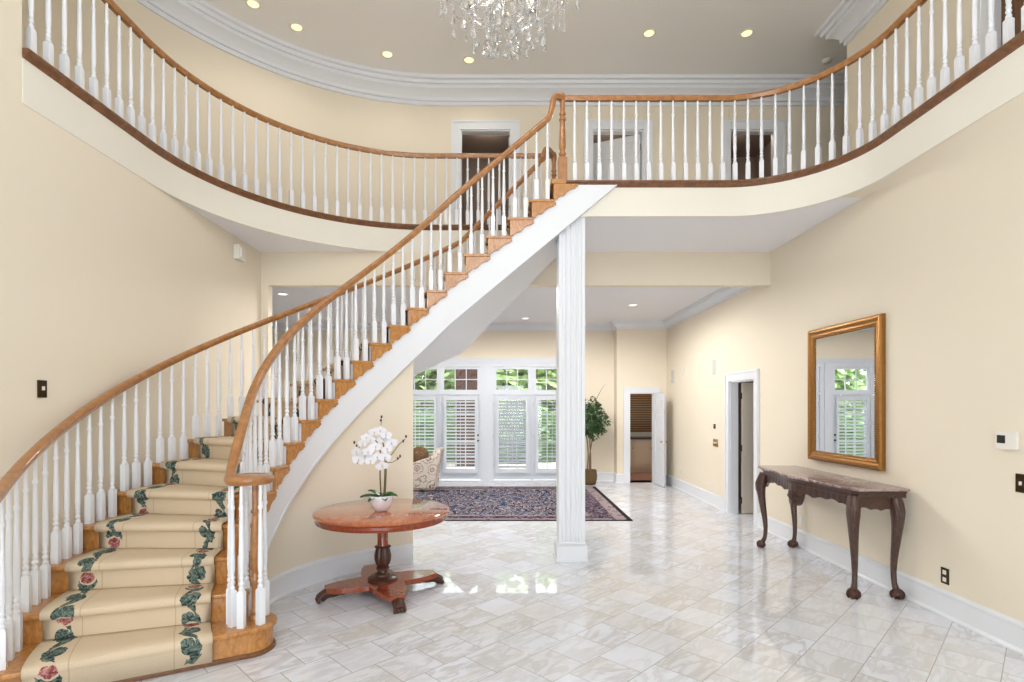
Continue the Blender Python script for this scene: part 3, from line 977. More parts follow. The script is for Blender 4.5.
def newel(parent, x, y, z, h):
    m = MB(); q = .047
    m.box(x-q, x+q, y-q, y+q, z, z+.26)
    pr = [(.042,.26),(.038,.275),(.028,.285),(.038,.30),(.040,.315),(.030,.33),(.026,.345),(.036,.37),(.038,.42),(.032,.55),(.027,.64),(.025,.66),(.036,.668),(.036,.69),(.026,.70),(.025,.715),(.034,.725),(.034,.745),(.026,.76),(.026,.86),(.034,.875),(.036,h-.04),(.032,h-.02),(.02,h-.004),(.008,h)]
    m.lathe(pr, (x, y, z), 16)
    return m.build('newel_post', M['oak_rail'], parent, smooth=45)

# inner (right hand) stair balustrade
bi = thing('stair_balustrade', (V.x, V.y, RISE), 'white balusters and oak handrail on the inner curve of the stairs, with a volute end', 'balustrade', 'staircase railings')
OFF_I = .72
def rz_in(u):
    t = min(1, max(0, (14.5-u)/9.5))
    return nose(u)+OFF_I+.17*t*t*(3-2*t)-max(0, 3.4-u)*.05
pts = []
ZV = 1.15
a0 = math.atan2(nf.y, nf.x)
vol = []
for k in range(0, 19):
    a = a0-pi/2+radians(25)*k
    r = .122-.0042*k if k > 12 else .122
    p = V+Vector((cos(a), sin(a)))*r
    vol.append((p.x, p.y, ZV))
vol.reverse()
low = []
for u, R, z in ((2.2, 1.44, ZV+.04), (2.7, 1.425, ZV+.15)):
    p = inner(u, R); low.append((p.x, p.y, z))
for k in range(0, 72):
    u = 3.5+(20.62-3.5)*k/71; p = inner(u, RB); pts.append((p.x, p.y, rz_in(u)))
lead = [Vector(vol[-1])] + [Vector(q) for q in low] + [Vector(pts[0]), Vector(pts[4])]
lead = smooth_path(lead, 5)
lead = [q for q in lead if True][:16]
topx = pts[-1][0]; yy = pts[-1][1]; tz = pts[-1][2]
top = smooth_path([pts[-1], (topx+.045, yy, tz+.055), (topx+.068, yy, tz+.13), (topx+.085, yy+.005, 4.87), (topx+.115, yy+.01, 4.915), (.61, 5.75, 4.925)], 4)
full = [Vector(q) for q in vol[:-1]] + lead[:-1] + [Vector(q) for q in pts[1:-1]] + list(top)
full2 = [full[0]]
for q in full[1:]:
    if (q-full2[-1]).length > .012: full2.append(q)
MB().sweep(full2, rail_prof, tilt=True, miter=False).build('handrail', M['oak_rail'], bi, smooth=40)
MB().lathe([(.03,-.03),(.115,-.03),(.118,-.01),(.118,.012),(.10,.026),(.03,.028)], (V.x, V.y, ZV), 28).build('volute_cap', M['oak_rail'], bi, smooth=40)
m = MB(); m.lathe([(.036,0),(.036,.03),(.026,.04),(.034,.06),(.022,.08),(.022,.22),(.032,.24),(.034,.28),(.022,.31),(.020,.33),(.031,.35),(.030,.55),(.021,.70),(.019,.72),(.03,.735),(.019,.76),(.02,ZV-RISE-.03)], (V.x+.03, V.y+.02, RISE), 16)
m.build('newel_post', M['oak_rail'], bi, smooth=45)
for deg in (200, 236, 272, 330, 60, 125):
    a = radians(deg)
    p = V+Vector((cos(a), sin(a)))*.118
    put_baluster(bi, p.x, p.y, RISE, ZV-RISE-.028, a, .23)
for i in range(2, 21):
    for f in (.22, .72):
        u = i+f
        p = inner(u, RB); d = inner(u+.02, RB)-p
        h = rz_in(u)-.035-i*RISE
        if i == 2 and f < .5: continue
        if i == 2: h -= .09
        put_baluster(bi, p.x, p.y, i*RISE, h, math.atan2(d.y, d.x))
# outer (wall side) stair balustrade
bo = thing('stair_balustrade', (-2.9, 3.2, RISE), 'white balusters and oak handrail on the wall side of the stairs', 'balustrade', 'staircase railings')
OFF_O = .80
def rz_out(u):
    z = nose(u)+OFF_O+.03+.16*math.exp(-(u-.9)/1.6)
    return z if u > .9 else nose(.9)+OFF_O+.19-.05*(.9-u)
pts = []
for k in range(0, 84):
    u = -.3+(20.5+.3)*k/83; p = outer(u, RO); pts.append((p.x, p.y, rz_out(u)))
tx, ty, tz = pts[-1]
top = smooth_path([pts[-1], (tx+.04, ty, tz+.06), (tx+.06, ty+.01, 4.80), (tx+.08, ty+.02, 4.90), (tx+.12, ty+.04, 4.945), (.62, 7.12, 4.955)], 4)
MB().sweep([Vector(q) for q in pts[:-1]]+list(top), rail_prof, tilt=True, miter=False).build('handrail', M['oak_rail'], bo, smooth=40)
for i in range(1, 21):
    fr_ = (.10, .43, .76) if i <= 14 else (.2, .7)
    for f in fr_:
        u = i+f; p = outer(u, RO); d = outer(u+.02, RO)-p
        put_baluster(bo, p.x, p.y, i*RISE, rz_out(u)-.035-i*RISE, math.atan2(d.y, d.x))

def resample(path, step, start=0.0):
    P = [Vector((p[0], p[1])) for p in path]; out = []; s = start; acc = 0
    for a, b in zip(P, P[1:]):
        L = (b-a).length
        while s <= acc+L:
            t = (s-acc)/L; out.append((a+(b-a)*t, math.atan2((b-a).y, (b-a).x))); s += step
        acc += L
    return out
def offset(path, d):
    P = [Vector((p[0], p[1])) for p in path]; out = []
    for k in range(len(P)):
        a = P[max(k-1, 0)]; c = P[min(k+1, len(P)-1)]; t = (c-a).normalized()
        out.append((P[k].x-t.y*d, P[k].y+t.x*d))
    return out
# left balcony
bl = thing('balcony_balustrade', (XL, 4.8, ZF), 'white balusters and oak handrail along the curved balcony on the upper left', 'balustrade', 'upper balcony railings')
pl = offset(clean([(.62, 7.08)] + well_L[1:]), -.05)
MB().sweep(z3(pl, 4.955), rail_prof).build('handrail', M['oak_rail'], bl, smooth=40)
for p, a in resample(pl, .14, .30):
    put_baluster(bl, p.x, p.y, ZF+.022, .905, a, .20)
newel(bl, .62, 7.13, ZF+.022, .985)
# right balcony
br = thing('balcony_balustrade', (3.3, 4.7, ZF), 'white balusters and oak handrail along the balcony on the upper right, beside the stair top', 'balustrade', 'upper balcony railings')
pr_ = list(reversed(clean(well_R[:-1] + [(.60, 5.7)])))
pr_ = offset(pr_, .05)
pr_ = [q for q in pr_ if q[1] > 1.2] + [(pr_[-1][0], 1.2)]
MB().sweep(z3(pr_, 4.925), rail_prof).build('handrail', M['oak_rail'], br, smooth=40)
for p, a in resample(pr_, .131, .12):
    put_baluster(br, p.x, p.y, ZF+.022, .875, a, .20)
newel(br, .59, 5.75, ZF+.022, .96)

# ------------------------------------------------------------------ round pedestal table
TX, TY, TZ = -1.10, 4.78, .735
t = thing('pedestal_table', (TX, TY, 0), 'round polished mahogany pedestal table at the foot of the stairs', 'table')
R = .585
MB().lathe([(.05,-.034),(R-.02,-.034),(R-.004,-.030),(R+.004,-.018),(R,-.006),(R-.014,0),(.05,0)], (TX,TY,TZ), 72).build('tabletop', M['mahog'], t, smooth=40)
MB().lathe([(.4,-.082),(R-.035,-.086),(R-.018,-.082),(R-.016,-.074),(R-.024,-.066),(R-.024,-.042),(R-.014,-.034),(.4,-.034)], (TX,TY,TZ), 72).build('apron', M['mahog2'], t, smooth=40)
MB().lathe([(.05,.40),(.052,.41),(.047,.42),(.047,.60),(.06,.63),(.08,.66),(.08,.70)], (TX,TY,0), 24).build('pedestal', M['mahog2'], t, smooth=40)
MB().lathe([(.042,.235),(.056,.25),(.068,.29),(.070,.33),(.060,.375),(.055,.395),(.068,.403),(.068,.412),(.05,.416)], (TX,TY,0), 48, wob=lambda a, z: 1+.06*sin(12*a)).build('carved_bulb', M['carved'], t, smooth=40)
MB().lathe([(.13,.118),(.13,.135),(.115,.148),(.075,.155),(.07,.17),(.045,.185),(.042,.205),(.058,.215),(.058,.225),(.042,.238)], (TX,TY,0), 32).build('base_ring', M['carved'], t, smooth=40)
poly = []
for k in range(4):
    a = radians(27+90*k)
    for da, r in ((-7, .49), (7, .49)):
        poly.append((TX+r*cos(a+radians(da)), TY+r*sin(a+radians(da))))
    for j in range(1, 8):
        ta = radians(27+90*k+7+(76)*j/8)
        w = abs(j-4)/4.0
        r = .215+.275*(w**1.6)
        poly.append((TX+r*cos(ta), TY+r*sin(ta)))
MB().prism(poly, .075, .12).build('base_platform', M['mahog2'], t, smooth=0, bevel=.006)
for k in range(4):
    a = radians(27+90*k); d = Vector((cos(a), sin(a), 0)); sd = Vector((-sin(a), cos(a), 0)); o0 = Vector((TX, TY, 0))
    m = MB()
    m.tube(smooth_path([o0+d*.33+Vector((0,0,.072)), o0+d*.40+Vector((0,0,.062)), o0+d*.47+Vector((0,0,.066)), o0+d*.515+Vector((0,0,.045)), o0+d*.535+Vector((0,0,.026))], 4), [.026+.016*min(1, j/8) for j in range(16)]+[.030], 10)
    for s_ in (-.036, -.012, .012, .036):
        m.tube(smooth_path([o0+d*.47+sd*s_+Vector((0,0,.085)), o0+d*.525+sd*s_*1.05+Vector((0,0,.055)), o0+d*.552+sd*s_*1.1+Vector((0,0,.018)), o0+d*.535+sd*s_*1.1+Vector((0,0,.011))], 4), [.0135]*12+[.011], 7)
    m.tube(smooth_path([o0+d*.30+Vector((0,0,.08)), o0+d*.32+Vector((0,0,.048)), o0+d*.355+Vector((0,0,.045)), o0+d*.36+Vector((0,0,.07))], 4), .013, 7)
    m.build('paw_foot', M['carved'], t, smooth=60)

# orchid
OXc, OYc = -1.095, 4.70
o = thing('potted_orchid', (OXc, OYc, TZ), 'white orchid in a white bowl on the round mahogany table', 'potted plant')
MB().lathe([(.045,0),(.05,.004),(.075,.03),(.098,.075),(.105,.115),(.103,.135),(.098,.138),(.09,.115),(.03,.10)], (OXc,OYc,TZ), 36).build('bowl', M['ceramic'], o, smooth=60)
MB().lathe([(.02,.105),(.093,.112),(.06,.122),(.01,.128)], (OXc,OYc,TZ), 20).build('soil', M['soil'], o)
for k, (a, L0, el) in enumerate(((200, .17, .35), (165, .15, .75), (235, .13, .2), (-15, .15, .45), (20, .12, .7), (-60, .12, .25), (90, .12, .5))):
    m = MB(); a = radians(a)
    d = Vector((cos(a)*cos(el), sin(a)*cos(el), sin(el)))
    c = Vector((OXc, OYc, TZ+.12))+Vector((cos(a), sin(a), 0))*.02
    sd = Vector((-sin(a), cos(a), 0)); up = sd.cross(d)*-1
    if up.z < 0: up = -up
    n = 8; vs = []; fs = []
    for j in range(n+1):
        tt = j/n; w = .036*sin(pi*min(1, tt*.92+.08))**.7
        ctr = c+d*L0*tt-Vector((0,0,1))*(.05*tt*tt)
        vs += [ctr-sd*w+up*.010, ctr-up*.004, ctr+sd*w+up*.010]
    for j in range(n):
        for q in range(2): fs.append((j*3+q, j*3+q+1, (j+1)*3+q+1, (j+1)*3+q))
    m.add(vs, fs)
    ob = m.build('leaf', M['orchidleaf'], o, smooth=80)
    md = ob.modifiers.new('s', 'SOLIDIFY'); md.thickness = .004
base = Vector((OXc, OYc, TZ+.12))
spikes = [[(0,0,0),(-.01,0,.2),(-.005,.0,.38),(-.05,-.02,.50),(-.13,-.03,.50),(-.19,-.04,.42),(-.215,-.04,.34)],
          [(.02,.01,0),(.03,.01,.22),(.03,0,.40),(.0,-.01,.54),(.0,-.01,.62),(.005,-.01,.68)],
          [(.035,-.01,0),(.045,-.01,.2),(.05,-.01,.32),(.10,-.02,.38),(.16,-.02,.46),(.215,-.02,.51)]]
paths = []
for sp in spikes:
    pth = smooth_path([base+Vector(q) for q in sp], 6); paths.append(pth)
    MB().tube(pth, [.0065-.004*j/len(pth) for j in range(len(pth))], 6).build('flower_spike', M['stem'], o, smooth=60)
def flower(c, facing, size):
    f = Vector(facing).normalized(); up = Vector((0,0,1)); r = f.cross(up).normalized(); up = r.cross(f)
    m = MB()
    roll = random.uniform(-.3, .3)
    for k, (deg, L0, W) in enumerate(((90, 1, .34), (210, .95, .34), (330, .95, .34), (168, 1.1, .56), (12, 1.1, .56))):
        a = radians(deg)+roll
        d = r*cos(a)+up*sin(a)
        m.leaf(Vector(c)+f*(.002*k), d+f*.18, f, size*L0, size*W, .12)
    ob = m.build('flower', M['petal'], o, smooth=80)
    lm = MB().ball(Vector(c)+f*.006, (.008,.008,.009), 8, 5)
    lm.build('flower_lip', M['petalc'], ob)
fl = [(-.075,.50),(-.14,.47),(-.185,.40),(-.03,.44),(.02,.50),(-.09,.40),(.06,.42),(.01,.58),(-.02,.35),(-.13,.36),(.09,.47),(.045,.35),(-.055,.56),(.05,.54),(-.17,.33),(-.075,.32),(.03,.28),(-.11,.52)]
for k, (dx, dz) in enumerate(fl):
    flower(base+Vector((dx, -.05+random.uniform(-.05,.05), dz)), (dx*2.5+random.uniform(-.3,.3)+.2, -1, random.uniform(-.3,.3)), .047+.010*random.random())
for k, (dx, dy, dz) in enumerate(((-.225,-.04,.33),(-.20,-.04,.31),(.005,-.01,.70),(.0,-.01,.67),(.22,-.02,.53),(.195,-.02,.49),(.17,-.03,.36),(.15,-.03,.34),(-.20,-.05,.45),(-.22,-.05,.48),(-.185,-.05,.42))):
    MB().ball(base+Vector((dx,dy,dz)), (.009,.009,.014), 8, 6).build('bud', M['bud'], o, smooth=60)
MB().tube(smooth_path([base+Vector((.05,-.01,.30)), base+Vector((.11,-.03,.31)), base+Vector((.17,-.03,.35))], 4), .003, 5).build('flower_spike', M['stem'], o)

# ------------------------------------------------------------------ console table
YA, YZ = 4.63, 6.30
ct = thing('console_table', (3.15, 5.45, 0), 'dark carved cabriole-leg console table with a marble top against the right wall', 'console table')
def front(y, ins):
    tt = (y-YA)/(YZ-YA)
    q = 2*tt-1
    bow = .085*(1-q*q)+.02*cos(q*pi*2)*(1-q*q)
    return 2.985-bow+ins
def top_poly(ins, ey):
    n = 28; pts = []
    for k in range(n+1):
        y = (YA-ey)+(YZ-YA+2*ey)*k/n
        pts.append((front(min(max(y, YA), YZ), ins)+( .02 if k in (0, n) else 0), y))
    pts += [(3.405, YZ+ey), (3.405, YA-ey)]
    return pts
MB().prism(top_poly(-.045, .075), .925, .95).build('marble_top', M['cmarble'], ct, smooth=0, bevel=.008)
m = MB().prism(top_poly(-.02, .045), .905, .926); m.prism(top_poly(-.005, .03), .862, .906)
m.build('frieze', M['walnut'], ct, smooth=0, bevel=.006)
# carved apron front + ends
ap = MB(); n = 120; vs = []; fs = []
def lowz(tt):
    q = abs(2*tt-1)
    z = .775+.016*abs(sin(tt*pi*9))-.01*cos(tt*pi*6)
    shell = max(0, 1-(q/.16)**2)
    z -= .16*shell**.6 if shell > 0 else 0
    if q > .80: z -= .05*((q-.80)/.20)**2
    return z
for k in range(n+1):
    tt = k/n; y = YA+.03+(YZ-YA-.06)*tt; xf = front(y, .025); zl = lowz(tt)
    q = abs(2*tt-1); out = .022*max(0, 1-(q/.16)**2)
    vs += [(xf-out*.6,y,.865),(xf-out-.004*sin(tt*pi*40)*.8,y,(zl+.865)/2),(xf-out,y,zl),(xf+.03,y,zl),(xf+.03,y,.865)]
for k in range(n):
    for j in range(5):
        j2 = (j+1) % 5; fs.append((k*5+j, (k+1)*5+j, (k+1)*5+j2, k*5+j2))
fs += [tuple(range(5)), tuple(n*5+j for j in reversed(range(5)))]
ap.add(vs, fs)
ap.build('apron', M['walnut'], ct, smooth=40)
for ye, s_ in ((YA, 1), (YZ, -1)):
    m = MB(); vs = []; fs = []; n = 24
    for k in range(n+1):
        tt = k/n; xx = 3.03+.36*tt; zl = .775+.012*abs(sin(tt*pi*4))-.025*sin(pi*tt)
        vs += [(xx,ye+.0*s_,.865),(xx,ye,zl),(xx,ye+.03*s_,zl),(xx,ye+.03*s_,.865)]
    for k in range(n):
        for j in range(4):
            j2 = (j+1) % 4; fs.append((k*4+j, (k+1)*4+j, (k+1)*4+j2, k*4+j2))
    fs += [(0,1,2,3), tuple(n*4+j for j in (3,2,1,0))]
    m.add(vs, fs); m.build('end_apron', M['walnut'], ct, smooth=40)
for (lx, ly, dx, dy) in ((2.99, YA+.02, -1, -1), (2.99, YZ-.02, -1, 1), (3.34, YA+.02, -.0, -1), (3.34, YZ-.02, -.0, 1)):
    d = Vector((dx, dy, 0)).normalized()
    o0 = Vector((lx, ly, 0))
    ctrl = [(.0,.865,.048),(.022,.80,.055),(.035,.72,.054),(.030,.62,.044),(.012,.48,.035),(-.008,.34,.028),(-.016,.22,.023),(-.008,.13,.022),(.010,.085,.026),(.022,.06,.032)]
    pth = smooth_path([o0+d*a+Vector((0,0,z)) for a, z, r in ctrl], 4)
    rr = []
    for k in range(len(pth)):
        f = k/4; i0 = min(int(f), len(ctrl)-2); ff = f-i0
        rr.append(ctrl[i0][2]*(1-ff)+ctrl[i0+1][2]*ff)
    leg = MB().tube(pth, rr, 12).build('leg', M['walnut'], ct, smooth=60)
    fm_ = MB(); fc = o0+d*.028+Vector((0,0,.038)); fm_.ball(fc, (.046,.046,.040), 14, 8)
    for k in range(5):
        a = math.atan2(d.y, d.x)+radians(-110+55*k); ad = Vector((cos(a), sin(a), 0))
        fm_.tube(smooth_path([fc+ad*.018+Vector((0,0,.044)), fc+ad*.046+Vector((0,0,.018)), fc+ad*.048+Vector((0,0,-.014)), fc+ad*.034+Vector((0,0,-.031))], 4), .0085, 6)
    fm_.build('claw_foot', M['carved'], leg, smooth=60)
    # acanthus on the knee
    km = MB()
    for s_ in (-.022, 0, .022):
        sd = Vector((-d.y, d.x, 0))
        km.tube(smooth_path([o0+d*.045+sd*s_+Vector((0,0,.84)), o0+d*.078+sd*s_*.9+Vector((0,0,.76)), o0+d*.082+sd*s_*.6+Vector((0,0,.69)), o0+d*.070+Vector((0,0,.62))], 4), [.012]*6+[.010]*4+[.008]*3, 6)
    km.build('knee_carving', M['walnut'], leg, smooth=60)
sm = MB(); yc = (YA+YZ)/2; xc = front(yc, -.005)
for k in range(-3, 4):
    a = radians(90+k*22)
    sm.tube(smooth_path([(xc+.004, yc, .68), (xc+.006, yc+.05*cos(a), .70+.05*sin(a)), (xc+.014, yc+.10*cos(a), .70+.10*sin(a))], 3), [.007]*4+[.010]*3, 6)
sm.build('shell_carving', M['walnut'], ct, smooth=60)

# ------------------------------------------------------------------ mirror
MY0, MY1, MZ0, MZ1 = 4.90, 6.07, 1.058, 2.49
mr = thing('wall_mirror', (XR-.01, (MY0+MY1)/2, MZ0), 'gold framed rectangular mirror on the right wall over the console table', 'mirror')
fp = [(0,.0),(0,.035),(.012,.048),(.030,.050),(.042,.036),(.060,.030),(.075,.034),(.090,.028),(.10,.012),(.10,0)]
def frame_loop(prof):
    m = MB(); cs_ = [(MY0,MZ0,1,1),(MY1,MZ0,-1,1),(MY1,MZ1,-1,-1),(MY0,MZ1,1,-1)]
    n = len(prof); vs = []; fs = []
    for (y, z, sy, sz) in cs_:
        for o_, dd in prof: vs.append((XR-.002-dd, y+sy*o_, z+sz*o_))
    for k in range(4):
        k2 = (k+1) % 4
        for j in range(n):
            j2 = (j+1) % n; fs.append((k*n+j, k2*n+j, k2*n+j2, k*n+j2))
    m.add(vs, fs); return m
frame_loop(fp).build('frame', M['gold'], mr, smooth=25)
g = MB(); s_ = .095
for k in range(46):
    tt = k/45
    for zz in (MZ0+s_, MZ1-s_): g.ball((XR-.03, MY0+s_+(MY1-MY0-2*s_)*tt, zz), (.010,.0125,.009), 6, 4)
for k in range(58):
    tt = k/57
    for yv in (MY0+s_, MY1-s_): g.ball((XR-.03, yv, MZ0+s_+(MZ1-MZ0-2*s_)*tt), (.010,.009,.0115), 6, 4)
g.build('beading', M['gold'], mr, smooth=60)
MB().box(XR-.020, XR-.014, MY0+.09, MY1-.09, MZ0+.09, MZ1-.09).build('mirror_glass', M['silver'], mr, smooth=0)

mr.rotation_euler = (0, 0, .0135); mr.location.x -= .010

# ------------------------------------------------------------------ wall fittings
def plate_on_wall(name, x, y, z, w, h, mat, label, cat, sgn=-1, th=.008, parts=(), group=None):
    r = thing(name, (x, y, z-h/2), label, cat, group)
    x1 = x+sgn*th
    MB().box(min(x, x1), max(x, x1), y-w/2, y+w/2, z-h/2, z+h/2).build('plate' if cat != 'thermostat' else 'housing', mat, r, smooth=0, bevel=.003)
    for (pn, dy, dz, pw, ph, pt, pm) in parts:
        x2 = x+sgn*(th+pt)
        MB().box(min(x1, x2)-(.001 if sgn > 0 else 0), max(x1, x2)+(.001 if sgn < 0 else 0), y+dy-pw/2, y+dy+pw/2, z+dz-ph/2, z+dz+ph/2).build(pn, pm, r, smooth=0, bevel=.002)
    return r
plate_on_wall('thermostat', XR, 3.70, 1.41, .155, .118, M['plate'], 'white thermostat with a dark screen on the right wall', 'thermostat', th=.028, parts=(('screen', .030, .008, .062, .055, .002, M['black']),))
plate_on_wall('light_switch', XR, 3.585, 1.13, .125, .125, M['dkbrass'], 'dark bronze switch plate below the thermostat on the right wall', 'light switch', parts=(('toggle', .02, 0, .012, .026, .012, M['plate']), ('toggle', -.02, 0, .012, .026, .012, M['plate'])))
plate_on_wall('power_outlet', XR, 4.236, .315, .075, .125, M['dkbrass'], 'dark bronze outlet plate above the right baseboard near the console table', 'outlet', parts=(('socket', 0, .028, .034, .034, .003, M['plate']), ('socket', 0, -.028, .034, .034, .003, M['plate'])))
plate_on_wall('power_outlet', XR, 6.31, .31, .072, .115, M['plate'], 'ivory outlet plate on the wall behind the console table', 'outlet', parts=(('socket', 0, .026, .03, .03, .003, M['plate']), ('socket', 0, -.026, .03, .03, .003, M['plate'])))
plate_on_wall('power_outlet', XR, 9.10, .29, .072, .125, M['plate'], 'ivory outlet plate low on the far right wall, just left of the door casing', 'outlet', parts=(('socket', 0, .026, .03, .03, .003, M['plate']), ('socket', 0, -.026, .03, .03, .003, M['plate'])))
plate_on_wall('power_outlet', XR, 10.7, .36, .072, .125, M['plate'], 'ivory outlet plate low on the far right wall nearest the pantry door', 'outlet', parts=(('socket', 0, .026, .03, .03, .003, M['grille']), ('socket', 0, -.026, .03, .03, .003, M['grille'])))
plate_on_wall('light_switch', XR, 8.90, 1.05, .20, .125, M['brass'], 'brass multi-switch plate left of the right-hand door', 'light switch', parts=tuple(('toggle', d_, 0, .012, .028, .012, M['plate']) for d_ in (-.05, 0, .05)))
plate_on_wall('alarm_keypad', XR, 8.93, 1.32, .05, .075, M['black'], 'tiny black sensor above the brass switch plate', 'sensor', th=.02, parts=(('lens', 0, .01, .02, .02, .003, M['grille']),))
plate_on_wall('wall_speaker', XR, 8.96, 2.30, .16, .28, M['plate'], 'grey rectangular speaker grille high on the right wall left of the open door', 'speaker', parts=(('grille', 0, 0, .135, .255, .004, M['grille']),))
plate_on_wall('wall_speaker', XR, 11.2, 2.27, .20, .30, M['plate'], 'grey rectangular speaker grille high on the right wall in the far corner', 'speaker', parts=(('grille', 0, 0, .17, .27, .004, M['grille']),))
plate_on_wall('wall_plate', XR, 10.55, 2.34, .12, .16, M['cream_fascia'], 'small cream blank plate between the two wall speakers', 'wall plate', parts=(('cover', 0, 0, .09, .13, .003, M['cream_fascia']),))
plate_on_wall('light_switch', XL, 3.73, 1.765, .075, .12, M['dkbrass'], 'dark bronze switch plate on the left wall above the stairs', 'light switch', sgn=1, parts=(('toggle', 0, .004, .014, .028, .012, M['plate']),))
plate_on_wall('door_chime', XL, 6.42, 3.47, .15, .17, M['plate'], 'cream door chime box high on the left wall under the balcony', 'door chime', sgn=1, th=.07, parts=(('cover', 0, 0, .10, .11, .012, M['cream_fascia']),))
r = thing('light_switch', (2.41, 8.6, 5.14), 'ivory switch plate on the upper wall between two doors', 'light switch')
MB().box(2.37, 2.45, 8.592, 8.6, 5.14, 5.26).build('plate', M['plate'], r, smooth=0, bevel=.003)
MB().box(2.402, 2.418, 8.58, 8.593, 5.187, 5.213).build('toggle', M['grille'], r, smooth=0)

# ------------------------------------------------------------------ ceiling lights
def recessed(x, y, z, label, power, group, r=.085):
    t_ = thing('recessed_light', (x, y, z), label, 'ceiling light', group)
    m = MB(); n = 28; prof = [(r-.018,-.001),(r-.016,-.007),(r,-.008),(r+.012,-.003),(r+.012,.0)]
    vs = []; fs = []
    for k in range(n):
        a = 2*pi*k/n
        for rr, zz in prof: vs.append((x+rr*cos(a), y+rr*sin(a), z+zz))
    m_ = len(prof)
    for k in range(n):
        k2 = (k+1) % n
        for j in range(m_): fs.append((k*m_+j, k2*m_+j, k2*m_+(j+1) % m_, k*m_+(j+1) % m_))
    m.add(vs, fs); m.build('trim_ring', M['plate'], t_, smooth=40)
    MB().lathe([(.01,-.004),(r-.02,-.004),(r-.018,-.001)], (x,y,z), 24).build('lens', M['bulb'] if z > 5 else M['bulbw'], t_, smooth=60)
    if power:
        l = bpy.data.lights.new('recessed_lamp', 'SPOT'); l.energy = power; l.spot_size = radians(140); l.spot_blend = .8
        l.shadow_soft_size = .07; l.color = (1, .92, .80)
        lo = bpy.data.objects.new('recessed_lamp', l); COL.objects.link(lo); lo.parent = t_; lo.location = (0, 0, -.03)
    return t_
UPL = [(-3.23, 6.87, 'leftmost recessed light, at the top edge of the left curve'), (-2.84, 7.29, 'second recessed light from the left along the curved crown'), (-1.74, 7.85, 'third recessed light from the left along the curved crown'),
       (-.56, 7.98, 'recessed light just left of the chandelier, near the crown'), (1.95, 7.41, 'recessed light just right of the chandelier'), (3.29, 7.41, 'rightmost recessed light on the upper ceiling')]
for x_, y_, lb in UPL: recessed(x_, y_, ZU, lb, 14, 'upper hall recessed lights')
recessed(-3.65, 8.79, ZFAR, 'recessed light in the far room seen above the stair rail', 20, 'far room recessed lights')
recessed(.38, 11.2, ZFAR, 'recessed light in the far room ceiling left of the column', 0, 'far room recessed lights')
recessed(2.27, 9.74, ZFAR, 'recessed light in the far room ceiling right of the column', 22, 'far room recessed lights')
# smoke detector
sd_ = thing('smoke_detector', (4.73, 7.98, ZU), 'white round smoke detector on the upper ceiling at right', 'smoke detector')
MB().lathe([(.02,-.045),(.045,-.043),(.06,-.03),(.065,-.012),(.065,0)], (4.73,7.98,ZU), 24).build('body', M['plate'], sd_, smooth=40)
MB().lathe([(.015,-.055),(.03,-.052),(.035,-.044)], (4.73,7.98,ZU), 16).build('sensor_cap', M['grille'], sd_, smooth=40)

# ------------------------------------------------------------------ chandelier
HX, HY, HZ = 0.0, 4.2, 4.42
ch = thing('chandelier', (HX, HY, HZ), 'large crystal chandelier hanging over the foyer', 'chandelier')
o0 = Vector((HX, HY, HZ))
MB().lathe([(.01,.42),(.03,.44),(.06,.48),(.03,.53),(.02,.60),(.055,.68),(.02,.76),(.018,1.0),(.05,1.08),(.02,1.16),(.01,1.25),(.008,ZU-HZ-.06),(.06,ZU-HZ-.04),(.07,ZU-HZ)], o0, 20).build('stem', M['crystal'], ch, smooth=40)
def teardrop(m, c, L, w, seg=8):
    a = random.uniform(0, pi); b = len(m.v)
    m.lathe([(w*.12, 0), (w*.35, -L*.22), (w*.75, -L*.52), (w, -L*.74), (w*.8, -L*.90), (w*.15, -L)], (0,0,0), seg, 1, .55)
    rot = Matrix.Rotation(a, 3, 'Z')
    for k in range(b, len(m.v)): m.v[k] = rot @ m.v[k] + Vector(c)
def bead(m, q, r): m.lathe([(.001, r), (r, 0), (.001, -r)], q, 6)
def strand(x, y, z, L, dl, dw):
    m = MB(); n = max(2, int(L/.016))
    for j in range(n): bead(m, (x, y, z-L*(j+.5)/n), .0065)
    teardrop(m, (x, y, z-L), dl, dw)
    return m.build('crystal_drop', M['crystal'], ch, smooth=0)
tiers = [(.53, .56, 14, .17, 0), (.46, .46, 12, .15, 12), (.36, .36, 14, .13, 5), (.27, .31, 12, .14, 20), (.18, .27, 12, .16, 10), (.09, .24, 7, .14, 30), (.30, .62, 12, .12, 0), (.16, .52, 8, .14, 0)]
for (rr, zz, n, L, ph) in tiers:
    for k in range(n):
        a = 2*pi*k/n+radians(ph)+random.uniform(-.12, .12); r2 = rr*random.uniform(.93, 1.05)
        strand(HX+r2*cos(a), HY+r2*sin(a), HZ+zz+random.uniform(-.03, .03), L*random.uniform(.65, 1.15), .085*random.uniform(.8, 1.2), .029*random.uniform(.8, 1.25))
for k in range(12):
    a = 2*pi*k/12+.1
    d = Vector((cos(a), sin(a), 0))
    RR, zt = (.52, .62) if k % 2 == 0 else (.36, .80)
    pth = smooth_path([o0+d*.03+Vector((0,0,.58)), o0+d*RR*.35+Vector((0,0,.42)), o0+d*RR*.75+Vector((0,0,.46)), o0+d*RR+Vector((0,0,zt))], 5)
    am = MB().tube(pth, .010, 7).build('arm', M['crystal'], ch, smooth=60)
    cm = MB().lathe([(.012,0),(.045,.012),(.048,.018),(.014,.022),(.012,.10),(.011,.10)], o0+d*RR+Vector((0,0,zt)), 12)
    cm.build('candle_cup', M['crystal'], am, smooth=40)
    bm_ = MB().lathe([(.004,.10),(.013,.12),(.016,.14),(.009,.165),(.002,.185)], o0+d*RR+Vector((0,0,zt)), 10)
    bm_.build('candle_bulb', M['candle'], am, smooth=60)
